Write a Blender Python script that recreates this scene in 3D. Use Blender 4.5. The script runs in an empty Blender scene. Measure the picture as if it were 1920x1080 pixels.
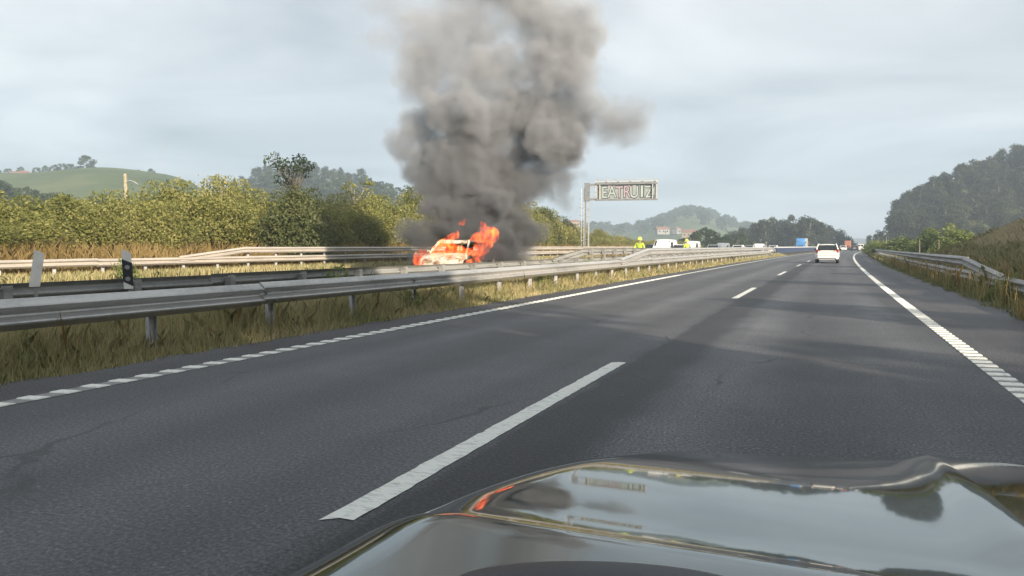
import bpy, bmesh, math, random
import numpy as np
from mathutils import Vector, Matrix, Euler

rng = np.random.default_rng(11)
random.seed(11)
SC = bpy.context.scene
COL = SC.collection
R_ = math.radians

# ------------------------------------------------------------------ camera
YAW, PITCH, CAMZ, FPX = R_(22.83), R_(3.21), 1.25, 1392.0
cam_data = bpy.data.cameras.new('camera')
cam_data.sensor_width = 36.0
cam_data.lens = 36.0 * FPX / 1920.0
cam_data.clip_start, cam_data.clip_end = 0.05, 12000
cam = bpy.data.objects.new('camera', cam_data)
COL.objects.link(cam)
cam.location = (0, 0, CAMZ)
cam.rotation_euler = (R_(90) - PITCH, 0, YAW)
SC.camera = cam

# ------------------------------------------------------------------ exposure, render settings
vs = SC.view_settings
vs.view_transform, vs.look, vs.gamma, vs.use_curve_mapping = 'Standard', 'None', 1.0, False
vs.exposure = 1.08
cy = SC.cycles
cy.use_denoising = True
cy.max_bounces, cy.diffuse_bounces, cy.glossy_bounces = 5, 2, 3
cy.transmission_bounces, cy.transparent_max_bounces, cy.volume_bounces = 3, 8, 2
cy.volume_step_rate, cy.volume_max_steps = 1.0, 256
cy.sample_clamp_indirect = 6.0

# ------------------------------------------------------------------ world and sun
SUN_EL, SUN_AZ = R_(19.0), R_(125.0)          # azimuth clockwise from the road direction (+Y)
world = bpy.data.worlds.new('World')
SC.world = world
world.use_nodes = True
wt = world.node_tree
wt.nodes.clear()


def nd(nt, kind, **kw):
    n = nt.nodes.new(kind)
    for k, v in kw.items():
        if k in n.inputs:
            n.inputs[k].default_value = v
        else:
            setattr(n, k, v)
    return n


def ramp(nt, stops, fac=None, interp='LINEAR'):
    n = nt.nodes.new('ShaderNodeValToRGB')
    n.color_ramp.interpolation = interp
    el = n.color_ramp.elements
    while len(el) < len(stops):
        el.new(0.5)
    for e, (p, c) in zip(el, stops):
        e.position = p
        e.color = (c[0], c[1], c[2], 1) if hasattr(c, '__len__') else (c, c, c, 1)
    if fac is not None:
        nt.links.new(fac, n.inputs['Fac'])
    return n


def mathn(nt, op, a, b=None, c=None, clamp=False):
    n = nt.nodes.new('ShaderNodeMath')
    n.operation = op
    n.use_clamp = clamp
    for i, v in enumerate((a, b, c)):
        if v is None:
            continue
        if isinstance(v, (int, float)):
            n.inputs[i].default_value = v
        else:
            nt.links.new(v, n.inputs[i])
    return n.outputs[0]


def vmath(nt, op, a, b=None, scale=None):
    n = nt.nodes.new('ShaderNodeVectorMath')
    n.operation = op
    for i, v in enumerate((a, b)):
        if v is None:
            continue
        if isinstance(v, (tuple, list)):
            n.inputs[i].default_value = v
        else:
            nt.links.new(v, n.inputs[i])
    if scale is not None:
        if isinstance(scale, (int, float)):
            n.inputs['Scale'].default_value = scale
        else:
            nt.links.new(scale, n.inputs['Scale'])
    return n.outputs['Value'] if op in ('LENGTH', 'DOT_PRODUCT', 'DISTANCE') else n.outputs['Vector']


def mixc(nt, fac, a, b, blend='MIX'):
    n = nt.nodes.new('ShaderNodeMix')
    n.data_type = 'RGBA'
    n.blend_type = blend
    n.clamp_result = False
    for sock, v in ((n.inputs['Factor'], fac), (n.inputs[6], a), (n.inputs[7], b)):
        if isinstance(v, (int, float)):
            sock.default_value = v
        elif isinstance(v, (tuple, list)):
            sock.default_value = (v[0], v[1], v[2], 1)
        else:
            nt.links.new(v, sock)
    return n.outputs[2]


SKY_STRENGTH = 0.1
tc = nd(wt, 'ShaderNodeTexCoord')
sky = nd(wt, 'ShaderNodeTexSky', sky_type='NISHITA')
sky.sun_disc = False
sky.sun_elevation, sky.sun_rotation = SUN_EL, SUN_AZ
sep = nd(wt, 'ShaderNodeSeparateXYZ')
wt.links.new(tc.outputs['Generated'], sep.inputs[0])
zc = mathn(wt, 'MAXIMUM', sep.outputs['Z'], 0.0)
den = mathn(wt, 'ADD', zc, 0.16)
comb = nd(wt, 'ShaderNodeCombineXYZ')
wt.links.new(mathn(wt, 'DIVIDE', sep.outputs['X'], den), comb.inputs[0])
wt.links.new(mathn(wt, 'DIVIDE', sep.outputs['Y'], den), comb.inputs[1])
cn = nd(wt, 'ShaderNodeTexNoise', Scale=0.85, Detail=5.0, Roughness=0.52, Distortion=0.5)
wt.links.new(comb.outputs[0], cn.inputs['Vector'])
S = 1.0 / SKY_STRENGTH
grad = ramp(wt, [(0.0, (0.205, 0.248, 0.292)), (0.08, (0.262, 0.302, 0.336)), (0.20, (0.345, 0.37, 0.385)), (0.36, (0.39, 0.405, 0.412)), (1.0, (0.30, 0.318, 0.33))], zc)
cl = ramp(wt, [(0.33, (0.70, 0.735, 0.77)), (0.48, (0.96, 0.97, 0.98)), (0.66, (1.27, 1.26, 1.24))], cn.outputs['Fac'])
cloud = mixc(wt, 1.0, grad.outputs[0], cl.outputs[0], 'MULTIPLY')
cloud = mixc(wt, 1.0, cloud, (S, S, S), 'MULTIPLY')
skyc = mixc(wt, 0.92, sky.outputs[0], cloud)
bg = nd(wt, 'ShaderNodeBackground', Strength=SKY_STRENGTH)
wt.links.new(skyc, bg.inputs['Color'])
wo = nd(wt, 'ShaderNodeOutputWorld')
wt.links.new(bg.outputs[0], wo.inputs['Surface'])

sun_data = bpy.data.lights.new('sun', 'SUN')
sun_data.energy, sun_data.angle, sun_data.color = 5.0, R_(0.5), (1.0, 0.86, 0.68)
sun = bpy.data.objects.new('sun', sun_data)
COL.objects.link(sun)
sdir = Vector((math.sin(SUN_AZ) * math.cos(SUN_EL), math.cos(SUN_AZ) * math.cos(SUN_EL), math.sin(SUN_EL)))
sun.rotation_euler = (-sdir).to_track_quat('-Z', 'Y').to_euler()
sun.location = sdir * 60

# ------------------------------------------------------------------ layout helpers
CURV = 1.7e-4


def bend(y):
    return CURV * y * y if y > 0 else 0.0


def bend_a(y):
    return CURV * np.where(y > 0, y, 0) ** 2


FW = (-math.sin(YAW), math.cos(YAW))
RT = (math.cos(YAW), math.sin(YAW))


def at(u, d):
    l = d * (u - 960) / FPX
    return FW[0] * d + RT[0] * l, FW[1] * d + RT[1] * l


def zrow(v, d):
    return CAMZ - (v - 462) / FPX * d


def lane_pos(u, off):
    """the point on the lane at lateral offset off whose bearing is that of column u"""
    k = (u - 960) / FPX
    d = 5.0
    best = None
    while d < 500:
        x, y = at(u, d)
        e = x - (off + bend(y))
        if best is not None and e * best[0] <= 0:
            return x, y, d
        best = (e, d)
        d += 0.25
    return x, y, d


# ------------------------------------------------------------------ object helpers
def tag(o, label=None, cat=None, group=None, kind=None):
    if label: o['label'] = label
    if cat: o['category'] = cat
    if group: o['group'] = group
    if kind: o['kind'] = kind
    return o


def empty(name, loc=(0, 0, 0), rz=0.0):
    o = bpy.data.objects.new(name, None)
    COL.objects.link(o)
    o.location = loc
    o.rotation_euler = (0, 0, rz)
    o.empty_display_size = 0.3
    return o


def link(name, me, parent=None, loc=None, rot=None, scale=None):
    o = bpy.data.objects.new(name, me)
    COL.objects.link(o)
    if parent is not None: o.parent = parent
    if loc is not None: o.location = loc
    if rot is not None: o.rotation_euler = rot
    if scale is not None: o.scale = scale
    return o


def fast_mesh(name, verts, faces, mat=None, smooth=False, tint=None):
    """verts (N,3), faces (M,k) numpy arrays of one polygon size"""
    me = bpy.data.meshes.new(name)
    verts = np.asarray(verts, np.float32)
    faces = np.asarray(faces, np.int32)
    k = faces.shape[1]
    me.vertices.add(len(verts)); me.vertices.foreach_set('co', verts.ravel())
    me.loops.add(faces.size); me.loops.foreach_set('vertex_index', faces.ravel())
    me.polygons.add(len(faces))
    me.polygons.foreach_set('loop_start', np.arange(0, faces.size, k, dtype=np.int32))
    me.polygons.foreach_set('loop_total', np.full(len(faces), k, np.int32))
    if smooth:
        me.polygons.foreach_set('use_smooth', np.ones(len(faces), bool))
    me.update(calc_edges=True)
    if tint is not None:
        a = me.attributes.new('tint', 'FLOAT', 'POINT')
        a.data.foreach_set('value', np.asarray(tint, np.float32))
    if mat is not None: me.materials.append(mat)
    return me


class MB:
    """collects boxes, bars, tubes and quads into one mesh"""
    def __init__(s): s.v, s.f, s.m = [], [], []

    def add(s, vs_, fs, mi=0):
        b = len(s.v)
        s.v += [tuple(p) for p in vs_]
        s.f += [tuple(b + i for i in q) for q in fs]
        s.m += [mi] * len(fs)
        return s

    def box(s, c, d, rz=0.0, mi=0):
        x, y, z = d[0] / 2, d[1] / 2, d[2] / 2
        ca, sa = math.cos(rz), math.sin(rz)
        p = [(c[0] + X * ca - Y * sa, c[1] + X * sa + Y * ca, c[2] + Z) for X, Y, Z in
             ((-x, -y, -z), (x, -y, -z), (x, y, -z), (-x, y, -z), (-x, -y, z), (x, -y, z), (x, y, z), (-x, y, z))]
        return s.add(p, [(0, 3, 2, 1), (4, 5, 6, 7), (0, 1, 5, 4), (1, 2, 6, 5), (2, 3, 7, 6), (3, 0, 4, 7)], mi)

    def tube(s, pts, r, n=6, mi=0, caps=True):
        pts = [Vector(p) for p in pts]
        rs = r if isinstance(r, (list, tuple)) else [r] * len(pts)
        rings = []
        for i, p in enumerate(pts):
            t = (pts[min(i + 1, len(pts) - 1)] - pts[max(i - 1, 0)]).normalized()
            a = t.cross(Vector((0, 0, 1)) if abs(t.z) < .95 else Vector((1, 0, 0))).normalized()
            b = t.cross(a)
            rings.append([p + (a * math.cos(2 * math.pi * j / n) + b * math.sin(2 * math.pi * j / n)) * rs[i] for j in range(n)])
        vs_, fs = [q for ring in rings for q in ring], []
        for i in range(len(pts) - 1):
            for j in range(n):
                fs.append((i * n + j, i * n + (j + 1) % n, (i + 1) * n + (j + 1) % n, (i + 1) * n + j))
        if caps:
            fs += [tuple(range(n - 1, -1, -1)), tuple((len(pts) - 1) * n + j for j in range(n))]
        return s.add(vs_, fs, mi)

    def bar(s, a, b, w, h, mi=0):
        """a rectangular bar from a to b"""
        a, b = Vector(a), Vector(b)
        t = (b - a).normalized()
        x = t.cross(Vector((0, 0, 1)) if abs(t.z) < .95 else Vector((0, 1, 0))).normalized()
        z = x.cross(t)
        p = [q + x * (sx * w / 2) + z * (sz * h / 2) for q in (a, b) for sx, sz in ((-1, -1), (1, -1), (1, 1), (-1, 1))]
        return s.add(p, [(0, 1, 2, 3), (7, 6, 5, 4), (0, 4, 5, 1), (1, 5, 6, 2), (2, 6, 7, 3), (3, 7, 4, 0)], mi)

    def slab(s, pts, t):
        """a thin plate: polygon pts pushed out by t along its normal"""
        pts = [Vector(p) for p in pts]
        n = (pts[1] - pts[0]).cross(pts[2] - pts[0]).normalized() * t
        k = len(pts)
        vs_ = pts + [p + n for p in pts]
        fs = [tuple(range(k - 1, -1, -1)), tuple(range(k, 2 * k))]
        fs += [(i, (i + 1) % k, k + (i + 1) % k, k + i) for i in range(k)]
        return s.add(vs_, fs)

    def mesh(s, name, mats, smooth=False, bevel=0.0):
        me = bpy.data.meshes.new(name)
        me.from_pydata(s.v, [], s.f)
        for m in (mats if isinstance(mats, (list, tuple)) else [mats]): me.materials.append(m)
        me.polygons.foreach_set('material_index', s.m)
        bm = bmesh.new(); bm.from_mesh(me)
        bmesh.ops.recalc_face_normals(bm, faces=bm.faces)
        if bevel > 0:
            bmesh.ops.bevel(bm, geom=list(bm.edges), offset=bevel, segments=1, affect='EDGES')
        bm.to_mesh(me); bm.free()
        if smooth: me.polygons.foreach_set('use_smooth', [True] * len(me.polygons))
        me.update()
        return me

    def obj(s, name, mats, parent=None, smooth=False, bevel=0.0, loc=None, rot=None):
        return link(name, s.mesh(name, mats, smooth, bevel), parent, loc, rot)


# ------------------------------------------------------------------ materials
MATS = {}


def mat(name, color, rough=0.6, metal=0.0, spec=0.5, var=0.0, vscale=6.0, bump=0.0, bscale=40.0, coat=0.0, emit=None):
    if name in MATS: return MATS[name]
    m = bpy.data.materials.new(name)
    m.use_nodes = True
    nt = m.node_tree
    b = nt.nodes['Principled BSDF']
    b.inputs['Base Color'].default_value = (*color, 1)
    b.inputs['Roughness'].default_value = rough
    b.inputs['Metallic'].default_value = metal
    b.inputs['Specular IOR Level'].default_value = spec
    b.inputs['Coat Weight'].default_value = coat
    b.inputs['Coat Roughness'].default_value = 0.04
    if var or bump:
        t = nd(nt, 'ShaderNodeTexCoord')
    if var:
        n = nd(nt, 'ShaderNodeTexNoise', Scale=vscale, Detail=5.0, Roughness=0.6)
        nt.links.new(t.outputs['Object'], n.inputs['Vector'])
        r = ramp(nt, [(0.25, [c * (1 - var) for c in color]), (0.75, [min(1, c * (1 + var)) for c in color])], n.outputs['Fac'])
        nt.links.new(r.outputs[0], b.inputs['Base Color'])
    if bump:
        n2 = nd(nt, 'ShaderNodeTexNoise', Scale=bscale, Detail=4.0)
        nt.links.new(t.outputs['Object'], n2.inputs['Vector'])
        bp = nd(nt, 'ShaderNodeBump', Strength=bump, Distance=0.02)
        nt.links.new(n2.outputs['Fac'], bp.inputs['Height'])
        nt.links.new(bp.outputs[0], b.inputs['Normal'])
    if emit:
        b.inputs['Emission Color'].default_value = (*emit[0], 1)
        b.inputs['Emission Strength'].default_value = emit[1]
    MATS[name] = m
    return m


def leaf_mat(name, dark, mid, light, trans=0.3, hue=0.35):
    m = bpy.data.materials.new(name)
    m.use_nodes = True
    nt = m.node_tree
    b = nt.nodes['Principled BSDF']
    out = nt.nodes['Material Output']
    at_ = nd(nt, 'ShaderNodeAttribute', attribute_name='tint')
    oi = nd(nt, 'ShaderNodeObjectInfo')
    sh = mathn(nt, 'MULTIPLY_ADD', oi.outputs['Random'], hue, -hue / 2)
    f = mathn(nt, 'ADD', at_.outputs['Fac'], sh, clamp=True)
    r = ramp(nt, [(0.0, dark), (0.5, mid), (1.0, light)], f)
    nt.links.new(r.outputs[0], b.inputs['Base Color'])
    b.inputs['Roughness'].default_value = 0.55
    b.inputs['Specular IOR Level'].default_value = 0.25
    tr = nd(nt, 'ShaderNodeBsdfTranslucent')
    nt.links.new(r.outputs[0], tr.inputs['Color'])
    mx = nd(nt, 'ShaderNodeMixShader', Fac=trans)
    nt.links.new(b.outputs[0], mx.inputs[1]); nt.links.new(tr.outputs[0], mx.inputs[2])
    nt.links.new(mx.outputs[0], out.inputs['Surface'])
    return m


def asphalt(name, base, seam=False):
    m = bpy.data.materials.new(name)
    m.use_nodes = True
    nt = m.node_tree
    b = nt.nodes['Principled BSDF']
    t = nd(nt, 'ShaderNodeTexCoord')
    mp = nd(nt, 'ShaderNodeMapping')
    mp.inputs['Scale'].default_value = (1.1, 0.045, 1)
    nt.links.new(t.outputs['Object'], mp.inputs[0])
    n1 = nd(nt, 'ShaderNodeTexNoise', Scale=1.0, Detail=4.0)           # lengthwise wear of the wheels
    nt.links.new(mp.outputs[0], n1.inputs['Vector'])
    n2 = nd(nt, 'ShaderNodeTexNoise', Scale=0.55, Detail=6.0, Roughness=0.65)   # blotches
    nt.links.new(t.outputs['Object'], n2.inputs['Vector'])
    n3 = nd(nt, 'ShaderNodeTexNoise', Scale=46.0, Detail=5.0, Roughness=0.78)    # aggregate
    nt.links.new(t.outputs['Object'], n3.inputs['Vector'])
    s = mathn(nt, 'ADD', mathn(nt, 'MULTIPLY', n1.outputs['Fac'], 0.9), mathn(nt, 'MULTIPLY', n2.outputs['Fac'], 0.8))
    s = mathn(nt, 'ADD', s, mathn(nt, 'MULTIPLY', n3.outputs['Fac'], 0.75))
    r = ramp(nt, [(0.62, [c * 0.55 for c in base]), (1.0, base), (1.35 / 1.0 if False else 1.0, [c * 1.5 for c in base])], None)
    s2 = mathn(nt, 'MULTIPLY', s, 0.49)
    r = ramp(nt, [(0.42, [c * 0.45 for c in base]), (0.6, base), (0.78, [c * 1.9 for c in base])], s2)
    gr = ramp(nt, [(0.36, 0.30), (0.5, 0.95), (0.64, 2.1)], n3.outputs['Fac'])
    vo = nd(nt, 'ShaderNodeTexVoronoi', Scale=20.0)
    nt.links.new(t.outputs['Object'], vo.inputs['Vector'])
    sp = ramp(nt, [(0.10, 1.0), (0.22, 0.0)], vo.outputs['Distance'])
    vs2 = nd(nt, 'ShaderNodeSeparateColor')
    nt.links.new(vo.outputs['Color'], vs2.inputs[0])
    pick = mathn(nt, 'GREATER_THAN', vs2.outputs[0], 0.90)
    spk = mathn(nt, 'MULTIPLY', mathn(nt, 'MULTIPLY', sp.outputs[0], pick), 0.65)
    colg = mixc(nt, 1.0, r.outputs[0], gr.outputs[0], 'MULTIPLY')
    col = mixc(nt, spk, colg, (0.23, 0.24, 0.25))
    cw1 = nd(nt, 'ShaderNodeTexNoise', Scale=1.6, Detail=4.0)
    nt.links.new(t.outputs['Object'], cw1.inputs['Vector'])
    cpos = vmath(nt, 'ADD', vmath(nt, 'MULTIPLY', t.outputs['Object'], (1.0, 0.45, 1.0)), vmath(nt, 'SCALE', cw1.outputs['Color'], scale=0.5))
    ck = nd(nt, 'ShaderNodeTexVoronoi', Scale=0.42, feature='DISTANCE_TO_EDGE')
    nt.links.new(cpos, ck.inputs['Vector'])
    ckm = ramp(nt, [(0.004, 1.0), (0.012, 0.0)], ck.outputs['Distance'])
    ckn = ramp(nt, [(0.50, 0.0), (0.58, 1.0)], n2.outputs['Fac'])
    col = mixc(nt, mathn(nt, 'MULTIPLY', mathn(nt, 'MULTIPLY', ckm.outputs[0], ckn.outputs[0]), 0.75), col, (0.014, 0.014, 0.015))
    if seam:
        sx = nd(nt, 'ShaderNodeSeparateXYZ')
        nt.links.new(t.outputs['Object'], sx.inputs[0])
        yy = mathn(nt, 'MAXIMUM', sx.outputs['Y'], 0.0)
        xr = mathn(nt, 'SUBTRACT', sx.outputs['X'], mathn(nt, 'MULTIPLY', mathn(nt, 'MULTIPLY', yy, yy), CURV))
        wob = nd(nt, 'ShaderNodeTexNoise', Scale=1.3, Detail=5.0)
        nt.links.new(t.outputs['Object'], wob.inputs['Vector'])
        xw = mathn(nt, 'ADD', xr, mathn(nt, 'MULTIPLY_ADD', wob.outputs['Fac'], 0.24, -0.12))
        band = ramp(nt, [(0.0, 0.0), (0.1, 1.0), (0.75, 1.0), (1.0, 0.0)], mathn(nt, 'DIVIDE', mathn(nt, 'ADD', xw, 1.95), 0.75))
        col = mixc(nt, mathn(nt, 'MULTIPLY', band.outputs[0], 0.9), col, mixc(nt, 1.0, col, (0.36, 0.36, 0.39), 'MULTIPLY'))
        lf = ramp(nt, [(0.0, 1.0), (0.03, 0.0)], mathn(nt, 'ADD', xw, 2.05))
        col = mixc(nt, mathn(nt, 'MULTIPLY', lf.outputs[0], 0.22), col, (0.115, 0.115, 0.118))
        for cx in (-4.75, -3.1, -0.95, 0.75):
            d = mathn(nt, 'ABSOLUTE', mathn(nt, 'SUBTRACT', xw, cx))
            trk = ramp(nt, [(0.0, 1.0), (0.55, 0.0)], d)
            col = mixc(nt, mathn(nt, 'MULTIPLY', trk.outputs[0], 0.75), col, mixc(nt, 1.0, col, (1.6, 1.6, 1.6), 'MULTIPLY'))
    nt.links.new(col, b.inputs['Base Color'])
    b.inputs['Roughness'].default_value = 0.62
    b.inputs['Specular IOR Level'].default_value = 0.45
    bp = nd(nt, 'ShaderNodeBump', Strength=0.9, Distance=0.012)
    nt.links.new(n3.outputs['Fac'], bp.inputs['Height'])
    nt.links.new(bp.outputs[0], b.inputs['Normal'])
    return m


def paint_mat(name, base, worn, lo, hi, scale):
    m = bpy.data.materials.new(name)
    m.use_nodes = True
    nt = m.node_tree
    b = nt.nodes['Principled BSDF']
    t = nd(nt, 'ShaderNodeTexCoord')
    g = nd(nt, 'ShaderNodeNewGeometry')
    n = nd(nt, 'ShaderNodeTexNoise', Scale=1.0, Detail=7.0, Roughness=0.75)
    nt.links.new(vmath(nt, 'MULTIPLY', g.outputs['Position'], scale), n.inputs['Vector'])
    r = ramp(nt, [(lo, worn), (hi, base)], n.outputs['Fac'])
    nt.links.new(r.outputs[0], b.inputs['Base Color'])
    b.inputs['Roughness'].default_value = 0.7
    bp = nd(nt, 'ShaderNodeBump', Strength=0.35, Distance=0.004)
    nt.links.new(n.outputs['Fac'], bp.inputs['Height'])
    nt.links.new(bp.outputs[0], b.inputs['Normal'])
    return m


def ground_mat(name, cols, s1=0.25, s2=3.0):
    m = bpy.data.materials.new(name)
    m.use_nodes = True
    nt = m.node_tree
    b = nt.nodes['Principled BSDF']
    t = nd(nt, 'ShaderNodeTexCoord')
    n1 = nd(nt, 'ShaderNodeTexNoise', Scale=s1, Detail=6.0, Roughness=0.6)
    n2 = nd(nt, 'ShaderNodeTexNoise', Scale=s2, Detail=5.0, Roughness=0.7)
    for n in (n1, n2): nt.links.new(t.outputs['Object'], n.inputs['Vector'])
    f = mathn(nt, 'ADD', mathn(nt, 'MULTIPLY', n1.outputs['Fac'], 0.6), mathn(nt, 'MULTIPLY', n2.outputs['Fac'], 0.4))
    r = ramp(nt, [(0.36, cols[0]), (0.5, cols[1]), (0.63, cols[2])], f)
    nt.links.new(r.outputs[0], b.inputs['Base Color'])
    b.inputs['Roughness'].default_value = 0.95
    b.inputs['Specular IOR Level'].default_value = 0.1
    bp = nd(nt, 'ShaderNodeBump', Strength=0.6, Distance=0.05)
    nt.links.new(n2.outputs['Fac'], bp.inputs['Height'])
    nt.links.new(bp.outputs[0], b.inputs['Normal'])
    return m


def steel_mat(name, c0, c1, metal=0.35, rough=0.5):
    m = bpy.data.materials.new(name)
    m.use_nodes = True
    nt = m.node_tree
    b = nt.nodes['Principled BSDF']
    g = nd(nt, 'ShaderNodeNewGeometry')
    mp = nd(nt, 'ShaderNodeMapping')
    mp.inputs['Scale'].default_value = (1, 0.35, 3.0)
    nt.links.new(g.outputs['Position'], mp.inputs[0])
    n = nd(nt, 'ShaderNodeTexNoise', Scale=1.6, Detail=7.0, Roughness=0.65)
    nt.links.new(mp.outputs[0], n.inputs['Vector'])
    n2 = nd(nt, 'ShaderNodeTexNoise', Scale=14.0, Detail=5.0, Roughness=0.7)
    nt.links.new(g.outputs['Position'], n2.inputs['Vector'])
    f = mathn(nt, 'ADD', mathn(nt, 'MULTIPLY', n.outputs['Fac'], 0.7), mathn(nt, 'MULTIPLY', n2.outputs['Fac'], 0.3))
    r = ramp(nt, [(0.36, c0), (0.52, c1), (0.68, [min(1, c * 1.12) for c in c1])], f)
    rust = ramp(nt, [(0.67, 0.0), (0.74, 1.0)], n2.outputs['Fac'])
    col = mixc(nt, mathn(nt, 'MULTIPLY', rust.outputs[0], 0.6), r.outputs[0], (0.16, 0.09, 0.05))
    nt.links.new(col, b.inputs['Base Color'])
    b.inputs['Metallic'].default_value = metal
    rr = ramp(nt, [(0.3, rough + 0.12), (0.7, rough - 0.1)], n.outputs['Fac'])
    nt.links.new(rr.outputs[0], b.inputs['Roughness'])
    return m


M_ASPH = asphalt('asphalt', (0.051, 0.053, 0.058), seam=True)
M_SHOULD = asphalt('shoulder asphalt', (0.056, 0.055, 0.060))
M_OPP = asphalt('old asphalt', (0.085, 0.083, 0.082))
M_PAINT = paint_mat('road paint', (0.66, 0.67, 0.62), (0.30, 0.31, 0.30), 0.33, 0.50, (9, 26, 1))
M_LINEBASE = paint_mat('worn road paint', (0.30, 0.30, 0.285), (0.12, 0.12, 0.12), 0.34, 0.62, (14, 14, 1))
M_BAR = paint_mat('raised bar paint', (0.76, 0.76, 0.70), (0.40, 0.40, 0.37), 0.32, 0.5, (20, 20, 1))
M_SOIL = ground_mat('dry grassy ground', [(0.085, 0.075, 0.042), (0.16, 0.135, 0.075), (0.24, 0.20, 0.115)])
M_MEADOW = ground_mat('meadow', [(0.060, 0.085, 0.038), (0.085, 0.112, 0.050), (0.125, 0.140, 0.070)], 0.02, 0.12)
M_WOODSOIL = ground_mat('woodland floor', [(0.018, 0.024, 0.012), (0.03, 0.038, 0.018), (0.05, 0.058, 0.026)], 0.03, 0.3)
M_STEEL = steel_mat('weathered zinc', (0.34, 0.34, 0.335), (0.52, 0.51, 0.49), .55, .42)
M_STEEL_L = steel_mat('pale weathered zinc', (0.30, 0.28, 0.25), (0.44, 0.405, 0.36), 0.15, 0.6)
M_STEEL_D = steel_mat('dull zinc', (0.20, 0.20, 0.19), (0.33, 0.33, 0.32), 0.3, 0.6)
M_POST = steel_mat('post zinc', (0.34, 0.34, 0.35), (0.52, 0.52, 0.53), 0.2, 0.55)
M_DARK = mat('black plastic', (0.012, 0.012, 0.013), 0.55)
M_RUBBER = mat('tyre rubber', (0.018, 0.018, 0.019), 0.85, bump=0.2)
M_GLASS = mat('dark car glass', (0.012, 0.016, 0.018), 0.06, spec=0.8)
M_WHITE = mat('white car paint', (0.72, 0.72, 0.70), 0.25, coat=0.6, var=0.04)
M_SILVER = mat('silver car paint', (0.45, 0.47, 0.48), 0.3, metal=0.6, coat=0.5)
M_NAVY = mat('dark blue car paint', (0.025, 0.035, 0.055), 0.25, coat=0.7)
M_BLACKCAR = mat('black car paint', (0.018, 0.022, 0.024), 0.22, coat=0.7)
M_BLUE = mat('blue truck paint', (0.06, 0.22, 0.50), 0.35, coat=0.4, var=0.08)
M_ORANGE = mat('faded orange paint', (0.36, 0.15, 0.09), 0.5, var=0.1)
M_RED = mat('tail lamp red', (0.26, 0.03, 0.02), 0.2, spec=0.7)
M_LAMP = mat('headlamp lens', (0.62, 0.64, 0.65), 0.12, spec=0.8)
M_RIM = mat('wheel rim', (0.40, 0.41, 0.42), 0.35, metal=0.8)
M_PLATE = mat('number plate', (0.65, 0.65, 0.62), 0.5)
M_BARK = mat('bark', (0.10, 0.085, 0.065), 0.9, var=0.35, vscale=5, bump=0.4, bscale=12)
M_PALEBARK = mat('pale bark', (0.26, 0.23, 0.19), 0.85, var=0.3, vscale=4)
M_HEDGE = leaf_mat('hedge leaves', (0.125, 0.150, 0.044), (0.30, 0.295, 0.095), (0.48, 0.42, 0.19), 0.45)
M_DARKLEAF = leaf_mat('dark leaves', (0.022, 0.040, 0.020), (0.045, 0.070, 0.030), (0.085, 0.115, 0.045))
M_EUCA = leaf_mat('eucalyptus leaves', (0.020, 0.031, 0.020), (0.042, 0.058, 0.032), (0.10, 0.118, 0.052))
M_BRIGHT = leaf_mat('light green leaves', (0.09, 0.125, 0.035), (0.20, 0.245, 0.075), (0.33, 0.36, 0.13), 0.4)
M_DRYGRASS = leaf_mat('dry grass', (0.13, 0.095, 0.035), (0.30, 0.215, 0.085), (0.46, 0.345, 0.16), 0.35, 0.0)
M_MIXGRASS = leaf_mat('mixed verge grass', (0.15, 0.19, 0.065), (0.40, 0.36, 0.18), (0.66, 0.55, 0.32), 0.35, 0.0)
M_BANKGRASS = leaf_mat('bank grass', (0.22, 0.20, 0.10), (0.46, 0.39, 0.24), (0.64, 0.54, 0.37), 0.35, 0.0)
M_GREENGRASS = leaf_mat('green verge grass', (0.11, 0.145, 0.05), (0.26, 0.255, 0.11), (0.48, 0.40, 0.23), 0.35, 0.0)

# ------------------------------------------------------------------ terrain
def smooth(a, b, x):
    t = np.clip((x - a) / (b - a), 0, 1)
    return t * t * (3 - 2 * t)


def lumps(x, y, s, seed=0.0):
    return (np.sin(x * s + 1.3 + seed) * np.cos(y * s * 1.17 + 0.4 + seed * 2) + 0.5 * np.sin(x * s * 2.3 + y * s * 1.9 + seed) + 0.25 * np.cos(x * s * 4.1 - y * s * 3.7 + 2 * seed)) / 1.75


def ground_z(x, y):
    x = np.asarray(x, float); y = np.asarray(y, float)
    xr = x - bend_a(y)
    z = np.full(np.broadcast(x, y).shape, -0.03)
    z = z - 0.16 * smooth(3.4, 4.4, xr)
    fall = 1 - 0.90 * smooth(48, 80, y)
    near = smooth(-130, -70, y)
    bank = 0.53 * np.clip(xr - 5.0, 0, None)
    bank = np.where(bank > 4.0, 4.0 + 3.0 * np.tanh((bank - 4.0) / 3.0), bank)
    z = z + bank * fall * near * (1 + 0.10 * lumps(x, y, 0.35)) * (1 - smooth(40, 90, xr))
    z = z + 0.05 * lumps(x, y, 1.3) * smooth(4.5, 7, xr)
    z = z + 0.85 * smooth(-27.6, -31.5, xr) + 0.4 * smooth(-34, -60, xr) * 0
    z = z - 0.02 * smooth(-7.2, -7.6, xr) - 0.03 * smooth(-24.3, -25, xr)
    return z


def axis(lo, hi, fine_lo, fine_hi, step, grow):
    pts = list(np.arange(fine_lo, fine_hi + 1e-6, step))
    d, p = step, fine_hi
    while p < hi:
        d *= grow; p += d; pts.append(min(p, hi))
    d, p, pre = step, fine_lo, []
    while p > lo:
        d *= grow; p -= d; pre.append(max(p, lo))
    return np.array(pre[::-1] + pts)


def grid_mesh(name, X, Y, Z, m, sm=True):
    ny, nx = X.shape
    v = np.stack([X, Y, Z], -1).reshape(-1, 3)
    i = np.arange(ny * nx).reshape(ny, nx)
    f = np.stack([i[:-1, :-1], i[:-1, 1:], i[1:, 1:], i[1:, :-1]], -1).reshape(-1, 4)
    return fast_mesh(name, v, f, m, sm)


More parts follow.
